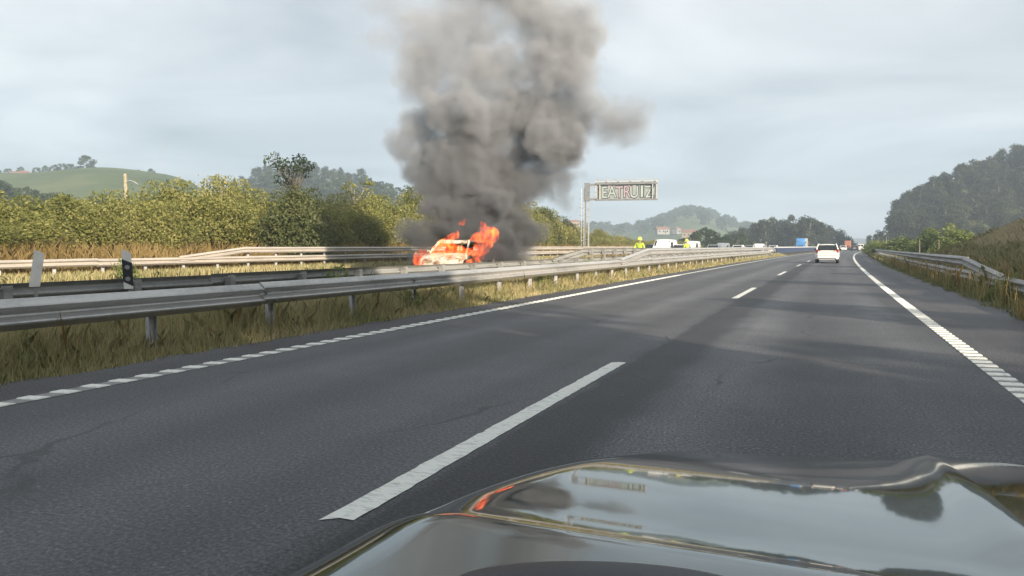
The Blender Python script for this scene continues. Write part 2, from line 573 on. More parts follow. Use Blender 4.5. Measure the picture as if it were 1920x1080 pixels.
gx = axis(-2800, 2800, -36, 40, 0.75, 1.22)
gy = axis(-2800, 2800, -60, 110, 1.0, 1.15)
GX, GY = np.meshgrid(gx, gy)
tag(link('ground', grid_mesh('ground', GX, GY, ground_z(GX, GY), M_SOIL)), 'dry grassy ground on both sides of the motorway', kind='structure')


def strip(name, xa, xb, y0, y1, z, m, label=None, step=4.0, ragged=0.0):
    ys = np.arange(y0, y1 + 0.01, step)
    xs = np.linspace(0, 1, 3)
    Xs = (xa + (xb - xa) * xs)[None, :] + bend_a(ys)[:, None]
    Xs = np.array(Xs)
    if ragged:
        Xs[:, 0] -= ragged * (rng.random(len(ys)) if xa < -3 else 0)
        Xs[:, -1] += ragged * (rng.random(len(ys)) if xb > 2 else 0)
    Ys = np.repeat(ys[:, None], 3, 1)
    o = link(name, grid_mesh(name, Xs, Ys, np.full(Xs.shape, z), m))
    if label: o['label'] = label
    o['kind'] = 'structure'
    return o


strip('road', -5.9, 1.6, -70, 900, 0.0, M_ASPH, 'dark asphalt carriageway with two lanes bending away to the right')
strip('road_shoulder', -6.75, -5.9, -70, 900, 0.0, M_SHOULD, 'narrow paved shoulder beside the grassy median', 0.35, 0.20)
strip('road_shoulder', 1.6, 3.15, -70, 900, 0.0, M_SHOULD, 'wide paved shoulder outside the right edge line', 0.35, 0.30)
strip('opposite_road', -22.8, -11.6, -70, 900, 0.0, M_OPP, 'grey carriageway of the opposite direction beyond the median')

# markings -----------------------------------------------------------------
LINE_L, LINE_R, DASH_X = -5.98, 1.57, -2.03
left_line = strip('edge_line', LINE_L - 0.10, LINE_L + 0.10, -10, 700, 0.004, M_LINEBASE, 'worn white left edge line with slanting raised bars', 2.0)
right_line = strip('edge_line', LINE_R - 0.095, LINE_R + 0.095, -10, 420, 0.004, M_LINEBASE, 'thick white ribbed right edge line', 2.0)
strip('edge_line_paint', LINE_R - 0.085, LINE_R + 0.085, 27, 420, 0.008, M_PAINT, 'bright far stretch of the right edge line', 2.0)
strip('edge_line_paint', LINE_L - 0.085, LINE_L + 0.085, 30, 600, 0.008, M_PAINT, 'bright far stretch of the left edge line', 2.0)
strip('edge_line_paint', -12.4, -12.25, -10, 500, 0.004, M_PAINT, 'median side edge line of the opposite carriageway', 4.0)


def bar_mesh(w, l, skew, h):
    b = MB()
    p = [(-w / 2, -l / 2 - skew), (w / 2, -l / 2 + skew), (w / 2, l / 2 + skew), (-w / 2, l / 2 - skew)]
    t = [(x * 0.97, y * 0.86) for x, y in p]
    b.add([(x, y, 0) for x, y in p] + [(x, y, h) for x, y in t], [(4, 5, 6, 7), (0, 1, 5, 4), (1, 2, 6, 5), (2, 3, 7, 6), (3, 0, 4, 7)])
    return b.mesh('raised_bar', M_BAR)


bl, br = bar_mesh(0.20, 0.12, 0.02, 0.008), bar_mesh(0.19, 0.13, 0.012, 0.009)
for i in range(110):
    y = 1.5 + 0.283 * i
    link('raised_bar', bl, left_line, (LINE_L + bend(y), y, 0.004), (0, 0, random.uniform(-.02, .02)))
for i in range(84):
    y = 4.2 + 0.283 * i
    link('raised_bar', br, right_line, (LINE_R + bend(y), y, 0.004), (0, 0, random.uniform(-.02, .02)))
for i in range(14):
    y0 = 2.78 + 15.7 * i
    if i > 6: y0 = 2.78 + 15.7 * i
    ys = np.linspace(y0, y0 + 5.0, 81)
    jl, jr = rng.normal(0, .0028, 81), rng.normal(0, .0028, 81)
    X = np.stack([DASH_X - 0.074 + jl, np.full(81, DASH_X), DASH_X + 0.074 + jr], 1) + bend_a(ys)[:, None]
    Y = np.repeat(ys[:, None], 3, 1)
    Y[0, 0] -= 0.06; Y[-1, 0] -= 0.05
    which = ['nearest white lane dash, ending beside the car bonnet', 'second white lane dash ahead on the dark road', 'third white lane dash up the road'][i] if i < 3 else 'small white lane dash far up the road'
    tag(link('lane_dash', grid_mesh('lane_dash', X, Y, np.full(X.shape, 0.004), M_PAINT)), which, group='dashed lane line', kind='structure')

# ------------------------------------------------------------------ hills
def hill(name, prof, dist, depth_f, depth_b, m, label, nlat=90, nrad=34, rough=1.0):
    """ridge through (column, ridge height) at a given distance, falling to both sides"""
    us = np.linspace(prof[0][0], prof[-1][0], nlat)
    hs = np.interp(us, [p[0] for p in prof], [p[1] for p in prof])
    k = np.ones(7) / 7
    hs = np.convolve(np.pad(hs, 3, mode='edge'), k, 'valid')
    rad = np.concatenate([np.linspace(-depth_f, 0, nrad // 2), np.linspace(0, depth_b, nrad // 2)[1:]])
    U, Rr = np.meshgrid(us, rad)
    H = np.repeat(hs[None], len(rad), 0)
    tt = np.where(Rr < 0, -Rr / depth_f, Rr / depth_b)
    prof_ = (0.5 + 0.5 * np.cos(np.pi * np.clip(tt, 0, 1)))
    D = dist + Rr
    ang = np.arctan((U - 960) / FPX)
    rr_ = D / np.cos(ang)
    bx, by = YAW - ang, None
    X = -np.sin(bx) * rr_
    Y = np.cos(bx) * rr_
    Z = H * prof_ + rough * lumps(X, Y, 0.035) * prof_ * 1.5 - 2.0 * (1 - prof_) - 0.5
    o = link(name, grid_mesh(name, X, Y, Z, m))
    tag(o, label, kind='structure')

    def height(u, d):
        h = float(np.interp(u, us, hs))
        t_ = (dist - d) / depth_f if d < dist else (d - dist) / depth_b
        p_ = 0.5 + 0.5 * math.cos(math.pi * min(1, max(0, t_)))
        x, y = at(u, d)
        return h * p_ + rough * float(lumps(np.array(x), np.array(y), 0.035)) * p_ * 1.5 - 2.0 * (1 - p_) - 0.5
    return height


def rows(pr, d):
    return [(u, zrow(v, d)) for u, v in pr]


h_left = hill('hill', rows([(-420, 350), (-200, 334), (-60, 330), (40, 328), (110, 325), (160, 321), (230, 323), (300, 329), (350, 340), (420, 380), (480, 420), (540, 460)], 470), 470, 300, 260, M_MEADOW, 'green meadow hill rising behind the left hedge')
h_ridge = hill('hill', rows([(350, 400), (430, 360), (480, 344), (560, 338), (640, 345), (700, 357), (780, 372), (860, 385), (960, 405), (1060, 425), (1100, 440)], 520), 520, 260, 240, M_WOODSOIL, 'hazy wooded ridge behind the lone tall tree')
h_centre = hill('hill', rows([(900, 445), (1000, 440), (1060, 432), (1100, 432), (1150, 434), (1190, 436), (1225, 424), (1262, 409), (1285, 401), (1320, 404), (1345, 415), (1375, 429), (1410, 434), (1480, 444), (1540, 458), (1580, 470)], 1000), 1000, 520, 420, M_MEADOW, 'hazy blue wooded hill in the centre distance', 110)
h_right = hill('hill', rows([(1600, 470), (1623, 468), (1643, 452), (1660, 437), (1682, 414), (1708, 402), (1737, 382), (1781, 358), (1824, 350), (1870, 333), (1915, 314), (2000, 288), (2100, 268), (2250, 300), (2400, 380)], 330), 330, 110, 220, M_WOODSOIL, 'steep dark hillside at the right side of the motorway', 90, 40, 0.6)
h_far = hill('hill', rows([(1400, 458), (1500, 452), (1570, 448), (1605, 446), (1640, 450), (1700, 455), (1800, 462)], 1900), 1900, 600, 500, M_WOODSOIL, 'faint blue hill at the far end of the road')

# ------------------------------------------------------------------ foliage builders
def leaf_geo(P, size, aspect=0.55, flat=0.0):
    """diamond leaves at points P"""
    n = len(P)
    d = rng.normal(size=(n, 3)); d[:, 2] *= (1 - flat)
    d /= np.linalg.norm(d, axis=1, keepdims=True) + 1e-9
    q = rng.normal(size=(n, 3))
    w = np.cross(d, q); w /= np.linalg.norm(w, axis=1, keepdims=True) + 1e-9
    L = (size * (0.6 + 0.8 * rng.random(n)))[:, None]
    W = L * aspect * 0.5
    nrm = np.cross(d, w) * L * 0.12
    v = np.stack([P - d * L * .5, P + w * W + nrm, P + d * L * .5, P - w * W + nrm], 1).reshape(-1, 3)
    f = np.arange(4 * n).reshape(n, 4)
    return v, f


def lobes_points(lobes, n, inner=0.55):
    """points in the outer shells of ellipsoid lobes (cx,cy,cz,rx,ry,rz)"""
    lob = np.array(lobes, float)
    vol = (lob[:, 3] * lob[:, 4] * lob[:, 5]) ** (2 / 3)
    idx = rng.choice(len(lob), n, p=vol / vol.sum())
    d = rng.normal(size=(n, 3)); d /= np.linalg.norm(d, axis=1, keepdims=True)
    r = inner + (1.06 - inner) * rng.random(n) ** 0.6
    P = lob[idx, :3] + d * lob[idx, 3:] * r[:, None]
    return P, idx


def bush_mesh(name, w, dp, h, nl, n, size, m, rough=1.0):
    lobes = []
    for _ in range(nl):
        a, rr = random.uniform(0, 2 * math.pi), math.sqrt(random.random())
        x, y = rr * math.cos(a) * w * .36, rr * math.sin(a) * dp * .36
        top = h * (1 - 0.45 * rr) * random.uniform(.72, 1.0)
        rz = top * random.uniform(.22, .38)
        r0 = random.uniform(.16, .30) * w
        lobes.append((x, y, max(rz * .8, (top - rz) * random.uniform(.55, 1.0)), r0, r0 * dp / w, rz))
    P, idx = lobes_points(lobes, n)
    keep = P[:, 2] > 0.02
    P, idx = P[keep], idx[keep]
    # loose shoots that break the outline
    ns = int(n * 0.05)
    k = rng.integers(0, len(P), ns)
    S_ = P[k] + np.abs(rng.normal(size=(ns, 3))) * np.array([.1, .1, .35]) * rough
    P = np.concatenate([P, S_]); idx = np.concatenate([idx, idx[k]])
    lt = rng.uniform(0.15, 0.75, len(lobes))
    clump = 0.5 + 0.5 * lumps(P[:, 0], P[:, 1] + P[:, 2], 1.9, rng.random() * 6)
    t = np.clip(0.45 * lt[idx] + 0.3 * clump + rng.normal(0.08, .16, len(P)), 0, 1)
    P[:, 2] *= h / np.percentile(P[:, 2], 98.5)
    ok = P[:, 2] < h * 1.07
    P, t = P[ok], t[ok]
    v, f = leaf_geo(P, size)
    return fast_mesh(name, v, f, m, tint=np.repeat(t, 4))


def twig_mesh(name, h, w, n, m):
    b = MB()
    for _ in range(n):
        x, y = random.gauss(0, w * .2), random.gauss(0, w * .2)
        p = [Vector((x * .3, y * .3, 0))]
        for k in range(4):
            p.append(p[-1] + Vector((x * .4 + random.gauss(0, .14), y * .4 + random.gauss(0, .14), h * random.uniform(.14, .24))))
        b.tube(p, [.03, .024, .017, .011, .005], 4)
    return b.mesh(name, m)


def tree_meshes(kind, H, n, size, leafm, barkm, spread=1.0, clear=0.35, nlobe=14):
    """trunk with limbs that carry lobes of leaves"""
    b = MB()
    lean = Vector((random.gauss(0, .03), random.gauss(0, .03), 1))
    tr = [lean * (H * .82 * k / 6) + Vector((random.gauss(0, .05), random.gauss(0, .05), 0)) * (k > 0) for k in range(7)]
    r0 = H * 0.022
    b.tube(tr, [r0 * (1 - .13 * k) for k in range(7)], 7)
    lobes = []
    for i in range(nlobe):
        f = clear + (1 - clear) * (i + .5) / nlobe
        base = lean * (H * .8 * max(clear * .8, f - .12))
        a = i * 2.4 + random.uniform(-.5, .5)
        if kind == 'round': rad = H * .27 * spread * math.sin(math.pi * min(.97, .18 + .8 * (f - clear) / (1 - clear) * .95)) ** .7
        elif kind == 'euca': rad = H * .16 * spread * (1.1 - .6 * f) * random.uniform(.5, 1.4)
        else: rad = H * .34 * spread * (0.35 + .65 * f) * random.uniform(.5, 1)
        tip = Vector((math.cos(a) * rad, math.sin(a) * rad, H * f * .93 + random.gauss(0, .02 * H)))
        mid = (base + tip) * .5 + Vector((0, 0, -.03 * H))
        b.tube([base, mid, tip], [r0 * .42, r0 * .3, r0 * .12], 5)
        s = H * {'round': .15, 'euca': .095, 'airy': .066}[kind] * random.uniform(.7, 1.25)
        lobes.append((*tip, s * 1.15, s * 1.15, s * .8))
        if kind == 'euca' and random.random() < .6:
            lobes.append((tip.x * .4, tip.y * .4, tip.z + s * .4, s, s, s * .9))
    P, idx = lobes_points(lobes, n, 0.35)
    lt = rng.uniform(0.1, 0.8, len(lobes))
    t = np.clip(.55 * lt[idx] + rng.normal(.2, .15, n), 0, 1)
    v, f = leaf_geo(P, size)
    return b.mesh('trunk', barkm), fast_mesh('crown', v, f, leafm, tint=np.repeat(t, 4))


def put_tree(pair, x, y, z, s, name, label, cat='tree', group=None, rz=None, sz=None):
    o = empty(name, (x, y, z), random.uniform(0, 6.28) if rz is None else rz)
    o.scale = (s, s, sz or s)
    link('trunk', pair[0], o); link('crown', pair[1], o)
    return tag(o, label, cat, group)


# ------------------------------------------------------------------ hedge beyond the far guardrail
hedge_v = []
for k in range(7):
    hedge_v.append((bush_mesh('foliage', 4.6, 3.4, 3.5, 16, 8500, 0.165, M_HEDGE), twig_mesh('branches', 3.0, 4.2, 12, M_BARK)))
HEDGE_TOP = [(0, 366), (100, 372), (200, 368), (300, 350), (350, 330), (380, 326), (420, 338), (460, 340), (500, 352), (560, 358), (640, 368), (700, 366), (760, 358), (790, 362), (860, 380), (960, 384), (1005, 386), (1025, 388), (1045, 405), (1070, 420), (1095, 430), (1120, 430), (1150, 442), (1200, 452)]


def hedge_height(x, y):
    rx, ry = x * RT[0] + y * RT[1], x * FW[0] + y * FW[1]
    u = 960 + FPX * rx / max(ry, 1)
    v = np.interp(u, [p[0] for p in HEDGE_TOP], [p[1] for p in HEDGE_TOP])
    return float(zrow(v, ry)), u


y = 2.0
i = 0
while y < 175:
    for row, xo in ((0, -32.6), (1, -35.0)):
        x = xo + bend(y) + random.uniform(-.5, .5)
        yy = y + random.uniform(-.6, .6) + row * 1.2
        h, u = hedge_height(x, yy)
        h = max(1.6, h - float(ground_z(x, yy)) + 0.30) * (random.uniform(.60, .80) if row == 0 else random.uniform(.88, 1.0))
        pair = hedge_v[(i * 3 + row) % 7]
        o = empty('shrub', (x, yy, float(ground_z(x, yy)) - .25), random.uniform(0, 6.28))
        sxy = random.uniform(.85, 1.15)
        o.scale = (sxy, sxy, h / 3.5)
        link('foliage', pair[0], o); link('branches', pair[1], o)
        where = ('yellow green shrub in the sunlit hedge left of the banded marker post', 'yellow green shrub in the tallest sunlit stretch of the hedge, left of the lone tree', 'shaded green shrub in the hedge between the lone tree and the smoke', 'green shrub of the hedge right of or behind the smoke')[int(np.digitize(u, (244, 520, 800)))]
        tag(o, where, 'shrub', 'hedge: ' + where)
        i += 1
    y += 2.3 if y < 90 else 3.4

# lone tall tree and companions above the hedge
lone = tree_meshes('airy', 9.4, 800, 0.22, M_DARKLEAF, M_BARK, 0.50, .82, 14)
x, y = at(552, 52)
put_tree(lone, x, y, -.3, 0.89, 'tall_tree', 'lone tall thin tree with a flat dark tuft of leaves above the hedge')
bare = tree_meshes('airy', 7.6, 420, 0.30, M_HEDGE, M_PALEBARK, 0.55, .45, 12)
x, y = at(672, 62)
put_tree(bare, x, y, -.3, 1.0, 'pale_tree', 'pale sparse tree sticking up above the hedge beside the smoke')
M_CLUMP = leaf_mat('green leaves with painted shade', (.045, .065, .025), (.095, .115, .042), (.17, .175, .075))  # dark leaf colours hold part of the smoke's shadow on the hedge
ddark = (bush_mesh('foliage', 4.6, 3.0, 4.6, 18, 7500, 0.18, M_CLUMP), twig_mesh('branches', 4.0, 2.6, 12, M_BARK))
for u, d, h, lb in ((545, 43.5, 4.4, 'hedge shrub with shade painted into its dark leaves, directly below the lone tall tree'), (575, 45.5, 3.9, 'second hedge shrub with shade painted into its dark leaves, just right of the one below the tall tree')):
    x, y = at(u, d)
    o = empty('dark_shrub', (x, y, -.25), random.uniform(0, 6))
    o.scale = (.9, .9, h / 4.3)
    link('foliage', ddark[0], o); link('branches', ddark[1], o)
    tag(o, lb, 'shrub', 'dark shrubs below the tall tree')
o = empty('dark_shrub', (*at(1018, 92), -.25)); o.scale = (1.3, 1.3, 1.25)
link('foliage', ddark[0], o); link('branches', ddark[1], o)
tag(o, 'tall dark green shrub at the right edge of the smoke', 'shrub')

# trees on the hills
rounds = [tree_meshes('round', 9.0, 1500, 0.62, M_DARKLEAF, M_BARK, 1.0 + .15 * k, .22, 13) for k in range(4)]
eucas = [tree_meshes('euca', 14.0, 2600, 0.55, M_EUCA, M_PALEBARK, 1.0 + .12 * k, .30, 17) for k in range(5)]
M_EUCAL = leaf_mat('pale eucalyptus leaves', (0.05, 0.065, 0.03), (0.10, 0.12, 0.05), (0.19, 0.20, 0.085))
eucas_l = [tree_meshes('euca', 13.0, 2400, 0.6, M_EUCAL, M_PALEBARK, 1.25, .2, 15) for k in range(2)]
farr = [tree_meshes('round', 10.0, 380, 1.3, M_DARKLEAF, M_BARK, 1.2, .15, 10) for k in range(3)]
x, y = at(170, 465)
put_tree(rounds[2], x, y, h_left(170, 465) - .3, 1.45, 'hill_tree', 'big domed lone tree on top of the green meadow hill', rz=1.0, sz=1.18)
for u, v_, s in ((5, 0, .6), (22, 0, .7), (45, 0, .75), (75, 0, .75), (92, 0, .85), (108, 0, .95), (122, 0, 1.0), (138, 0, .95), (152, 0, .7), (212, 0, .4), (256, 0, .45), (266, 0, .5), (289, 0, .75), (312, 0, .45)):
    x, y = at(u, 472)
    put_tree(random.choice(rounds), x, y, h_left(u, 472) - .8, s * .85, 'hill_tree', 'small dark tree on the crest of the green meadow hill', group='trees along the crest of the meadow hill')
for i in range(46):
    u = random.uniform(-60, 345); d = random.uniform(180, 300)
    x, y = at(u, d)
    vrow = np.interp(u, [-60, 0, 60, 130, 200, 260, 345], [335, 335, 352, 368, 376, 378, 384]) + random.uniform(-4, 22)
    top = zrow(vrow, d)
    s = random.uniform(.7, 1.15)
    put_tree(random.choice(rounds), x, y, top - 8.6 * s, s, 'copse_tree', 'dark leafy tree below the green meadow hill, behind the hedge', group='trees between the hedge and the meadow hill')
for i in range(40):
    u = 430 + 290 * (i + random.random()) / 40
    d = random.uniform(495, 535)
    x, y = at(u, d)
    s = random.uniform(.75, 1.2) if 480 < u < 690 else random.uniform(.5, .8)
    put_tree(random.choice(eucas), x, y, h_ridge(u, d) - 1, s * .82, 'ridge_tree', 'hazy tree on the wooded ridge behind the lone tall tree', group='trees on the ridge behind the hedge')
for i in range(110):
    u = random.uniform(430, 800); d = random.uniform(330, 500)
    x, y = at(u, d)
    put_tree(random.choice(farr), x, y, h_ridge(u, d) - 1.5, random.uniform(.6, 1.0), 'slope_tree', *(lambda w: (w, 'tree', 'ridge: ' + w))('hazy tree on the ridge slope left of the lone tall tree' if u < 540 else 'hazy tree on the ridge slope between the lone tree and the smoke'))
for i in range(170):
    u = random.uniform(1055, 1450); d = random.choice([random.uniform(960, 1015), random.uniform(760, 1000)])
    x, y = at(u, d)
    put_tree(random.choice(farr), x, y, h_centre(u, d) - 1, random.uniform(.85, 1.5), 'distant_tree', *(lambda w: (w, 'tree', 'blue hill: ' + w))('hazy tree on the slope left of the blue hill, under the sign gantry' if u < 1230 else 'hazy tree on the flank of the blue hill below its rounded top' if u < 1350 else 'hazy tree on the low ridge right of the blue hill'))
for i in range(17):
    u = 1255 + 90 * (i + random.random()) / 17
    d = random.uniform(985, 1010)
    x, y = at(u, d)
    put_tree(random.choice(farr), x, y, h_centre(u, d) - 1, random.uniform(1.1, 1.6), 'distant_tree', 'hazy tree on the rounded top of the blue hill', group='trees on the top of the blue hill')
EU = [(1340, 437), (1370, 432), (1395, 425), (1420, 414), (1440, 408), (1462, 408), (1482, 402), (1505, 406), (1525, 410), (1548, 420), (1565, 430), (1580, 437), (1592, 446), (1606, 456)]
for i in range(58):
    u = random.uniform(1345, 1592) if i > 20 else 1370 + 11 * i
    d = random.uniform(270, 330)
    x, y = at(u, d)
    v_ = np.interp(u, [p[0] for p in EU], [p[1] for p in EU]) + (random.uniform(0, 4) if i <= 20 else random.uniform(6, 34))
    s = random.uniform(.75, 1.05)
    put_tree(random.choice(eucas), x, y, min(0.0, zrow(v_, d) - 13.6 * s), s, 'grove_tree', 'tree in the tall grey green grove beyond the traffic queue', group='trees of the grove beyond the queue')
for u, v_, d in ((1300, 434, 170), (1318, 426, 190), (1335, 430, 180), (1360, 440, 190), (1380, 436, 200), (1278, 444, 170), (1400, 438, 210), (1345, 441, 160)):
    x, y = at(u, d)
    h = zrow(v_, d)
    put_tree(random.choice(rounds), x, y, -.3, h / 8.8, 'roadside_tree', 'round green tree beyond the queue, left of the tall grove', group='trees beyond the queue')
# dark wooded hillside at the right
n = 0
while n < 230:
    u, d = (random.uniform(1636, 1960) if n < 200 else random.uniform(1960, 2200)), random.uniform(232, 345)
    z = h_right(u, d)
    if z < -1.2: continue
    x, y = at(u, d)
    if x - bend(y) < 6: continue
    if u > 1745 and d < 285 and random.random() < .45:
        put_tree(random.choice(eucas_l), x, y, z - .6, random.uniform(.55, .8), 'hillside_tree', 'lighter green tree in front of the dark trees on the right hillside', group='lighter trees on the right hillside')
    else:
        put_tree(random.choice(eucas), x, y, z - .6, random.uniform(.62, .92), 'hillside_tree', *(lambda w: (w, 'tree', 'hillside: ' + w))('dark eucalyptus tree against the sky on the crest of the right hillside' if d > 300 else 'dark eucalyptus tree on the lower slope of the right hillside' if u < 1960 else 'dark eucalyptus tree at the right edge of the right hillside'))
    n += 1
for u, v_, d in ((1628, 452, 250), (1640, 441, 240), (1650, 430, 235), (1664, 436, 220)):
    x, y = at(u, d)
    s = max(.4, (zrow(v_, d)) / 13.5)
    put_tree(eucas[n % 5], x, y, -.4, s, 'verge_tree', 'dark tree at the roadside where the road bends out of sight', group='dark trees at the bend')
    n += 1

# light green bushes beside the right guardrail
gb = [(bush_mesh('foliage', 3.4, 3.0, 3.0, 12, 2600, 0.22, M_BRIGHT), twig_mesh('branches', 2.8, 2.4, 9, M_PALEBARK)) for k in range(3)]
for u, d, h, w in ((1647, 96, 1.9, 1.0), (1662, 92, 2.0, 1.2), (1678, 88, 2.2, 1.2), (1694, 86, 2.3, 1.2), (1735, 84, 3.0, 1.1), (1750, 80, 2.7, .9), (1782, 78, 3.2, 1.2), (1800, 76, 2.6, 1.0), (1713, 80, 1.8, 1.0), (1765, 74, 2.0, 1.0), (1640, 120, 2.2, 1.3)):
    x, y = at(u, d)
    o = empty('roadside_bush', (x, y, float(ground_z(x, y)) - .1), random.uniform(0, 6))
    o.scale = (w, w, h / 2.8)
    p = random.choice(gb)
    link('foliage', p[0], o); link('branches', p[1], o)
    tag(o, 'light green bush behind the right guardrail', 'bush', 'light green bushes behind the right guardrail')

# trees on the bank beside and behind the camera: the shade on the near road is theirs
bank_t = [tree_meshes('round', 9.0, 2600, 0.5, M_EUCA, M_BARK, 1.05, .12, 14) for k in range(2)]
for xx, yy, s in ((17, -8, 1.1), (21, -12, 1.2), (16, -14, 1.1), (22, -19, 1.3), (17, -22, 1.1), (19, -29, 1.2), (24, -31, 1.2), (18, -37, 1.2), (26, -41, 1.3), (21, -49, 1.2), (16, -45, 1.1), (28, -14, 1.3), (30, -24, 1.3), (28, -53, 1.2), (22, .8, .42), (27, 3.0, .5), (25, 10, .50), (31, 17, .72), (34, 27, .85), (36, 36, .8), (17, -57, 1.2), (22, -65, 1.2)):
    put_tree(random.choice(bank_t), xx, yy, float(ground_z(xx, yy)) - .3, s, 'bank_tree', 'tree on the grassy bank to the right of the camera car', group='trees on the right bank')

# ------------------------------------------------------------------ grass
def blades(name, X, Y, Z, h, w, m, tint, label, lean=0.35):
    n = len(X)
    a = rng.uniform(0, 2 * np.pi, n)
    ca, sa = np.cos(a), np.sin(a)
    la = rng.uniform(0, 2 * np.pi, n)
    L = np.abs(rng.normal(lean, lean * .5, n)) * h
    dx, dy = np.cos(la) * L, np.sin(la) * L
    W = w * (0.6 + 0.8 * rng.random(n)) * .5
    B = np.stack([X, Y, Z], 1)
    o1 = np.stack([ca * W, sa * W, np.zeros(n)], 1)
    mid = B + np.stack([dx * .3, dy * .3, h * .58], 1)
    tip = B + np.stack([dx, dy, h * (1 - .25 * (L / np.maximum(h, .01)))], 1)
    v = np.stack([B - o1, B + o1, mid + o1 * .75, tip, mid - o1 * .75], 1).reshape(-1, 3)
    f = np.arange(5 * n).reshape(n, 5)
    o = link(name, fast_mesh(name, v, f, m, tint=np.repeat(np.clip(tint, 0, 1), 5)))
    return tag(o, label, kind='stuff')


def scatter(n, x0, x1, y0, y1, powr=1.0):
    y = y0 + (y1 - y0) * rng.random(n) ** powr
    return x0 + (x1 - x0) * rng.random(n) + bend_a(y), y


def patch(x, y, s, seed):
    return 0.5 + 0.5 * lumps(x, y, s, seed)


def median_edge(X, Y):
    return X < -6.80 + bend_a(Y) + 0.20 * lumps(X, Y, 2.9) + 0.10 * rng.normal(size=len(X))


for nm, n, y0, y1, pw, w, lab in (('median_grass', 140000, 1.5, 26, 1.25, .0085, 'dry brown and green grass of the median under the near guardrail'), ('median_grass', 60000, 24, 110, 1.5, .024, 'yellowish grass of the median farther up the road')):
    X, Y = scatter(n, -11.3, -6.7, y0, y1, pw)
    k = median_edge(X, Y); X, Y = X[k], Y[k]
    pt = patch(X, Y, 1.1, 1.0)
    h = (0.26 + 0.30 * rng.random(len(X)) ** 1.6) * (0.7 + 0.6 * patch(X, Y, .8, 3.0)) * np.clip((-6.80 + bend_a(Y) - X) * 1.2, .26, 1)
    t = 0.26 + 0.5 * pt + rng.normal(0, .17, len(X))
    blades(nm, X, Y, ground_z(X, Y), h, w, M_MIXGRASS, t, lab)
# seed stalks
X, Y = scatter(2600, -10.5, -6.95, 2, 60, 1.4)
blades('median_seed_grass', X, Y, ground_z(X, Y), .42 + .3 * rng.random(len(X)), .010, M_DRYGRASS, .55 + rng.normal(0, .2, len(X)), 'tall pale seed stalks in the median grass', .22)

X, Y = scatter(90000, -30.6, -24.2, 8, 120, 1.15)
xr = X - bend_a(Y)
h = np.where(xr < -27.3, 1.05, .38) * (.55 + .6 * rng.random(len(X))) * (.7 + .5 * patch(X, Y, .7, 4))
h *= np.clip(.45 + .12 * (-24.2 - xr), .45, 1)
t = np.where(xr < -27.3, .55, .40) + .3 * (patch(X, Y, .35, 2) - .5) + rng.normal(0, .17, len(X))
blades('far_verge_grass', X, Y, ground_z(X, Y), h, .030, M_DRYGRASS, t, 'tall golden dry grass around the far guardrail')
X, Y = scatter(26000, -27.2, -24.0, 8, 80, 1.1)
blades('far_verge_green_grass', X, Y, ground_z(X, Y), .25 + .25 * rng.random(len(X)), .030, M_MIXGRASS, .35 + .35 * patch(X, Y, .4, 3) + rng.normal(0, .17, len(X)), 'yellow green grass in front of the far guardrail')

X, Y = scatter(70000, 3.0, 7.5, 9, 60, 1.3)
xr = X - bend_a(Y)
k = xr > 3.12 + .28 * lumps(X, Y, 1.9) + .08 * rng.normal(size=len(X)); X, Y, xr = X[k], Y[k], xr[k]
h = (.22 + .30 * rng.random(len(X))) * (.55 + .75 * patch(X, Y, .9, 5)) * np.clip((xr - 2.95) * 1.5, .3, 1)
blades('right_verge_grass', X, Y, ground_z(X, Y), h, .013, M_GREENGRASS, .12 + .5 * patch(X, Y, .8, 6) + rng.normal(0, .17, len(X)), 'green and brown grass between the shoulder and the right guardrail')
X, Y = scatter(40000, 3.1, 9.5, 55, 140, 1.3)
k = X - bend_a(Y) > 3.3; X, Y = X[k], Y[k]
blades('right_verge_grass', X, Y, ground_z(X, Y), .3 + .4 * rng.random(len(X)), .035, M_GREENGRASS, .35 + .4 * patch(X, Y, .5, 7) + rng.normal(0, .17, len(X)), 'brownish grass along the right verge farther up the road')
X, Y = scatter(110000, 5.5, 24, 24, 84, 1.0)
blades('bank_grass', X, Y, ground_z(X, Y), .20 + .3 * rng.random(len(X)), .020, M_BANKGRASS, .38 + .45 * patch(X, Y, .4, 8) + rng.normal(0, .15, len(X)), 'brown dry grass covering the bank at the right', .4)
X, Y = scatter(3000, 3.2, 6, 12, 60, 1.2)
blades('verge_seed_grass', X, Y, ground_z(X, Y), .55 + .35 * rng.random(len(X)), .012, M_DRYGRASS, .7 + rng.normal(0, .15, len(X)), 'pale seed stalks along the right guardrail', .2)
X, Y = scatter(900, 3.05, 3.6, 13.2, 15.4)
blades('pale_grass_tuft', X, Y, ground_z(X, Y), .25 + .3 * rng.random(len(X)), .010, M_DRYGRASS, .75 + rng.normal(0, .15, len(X)), 'pale dry grass tuft at the shoulder edge on the right', .4)

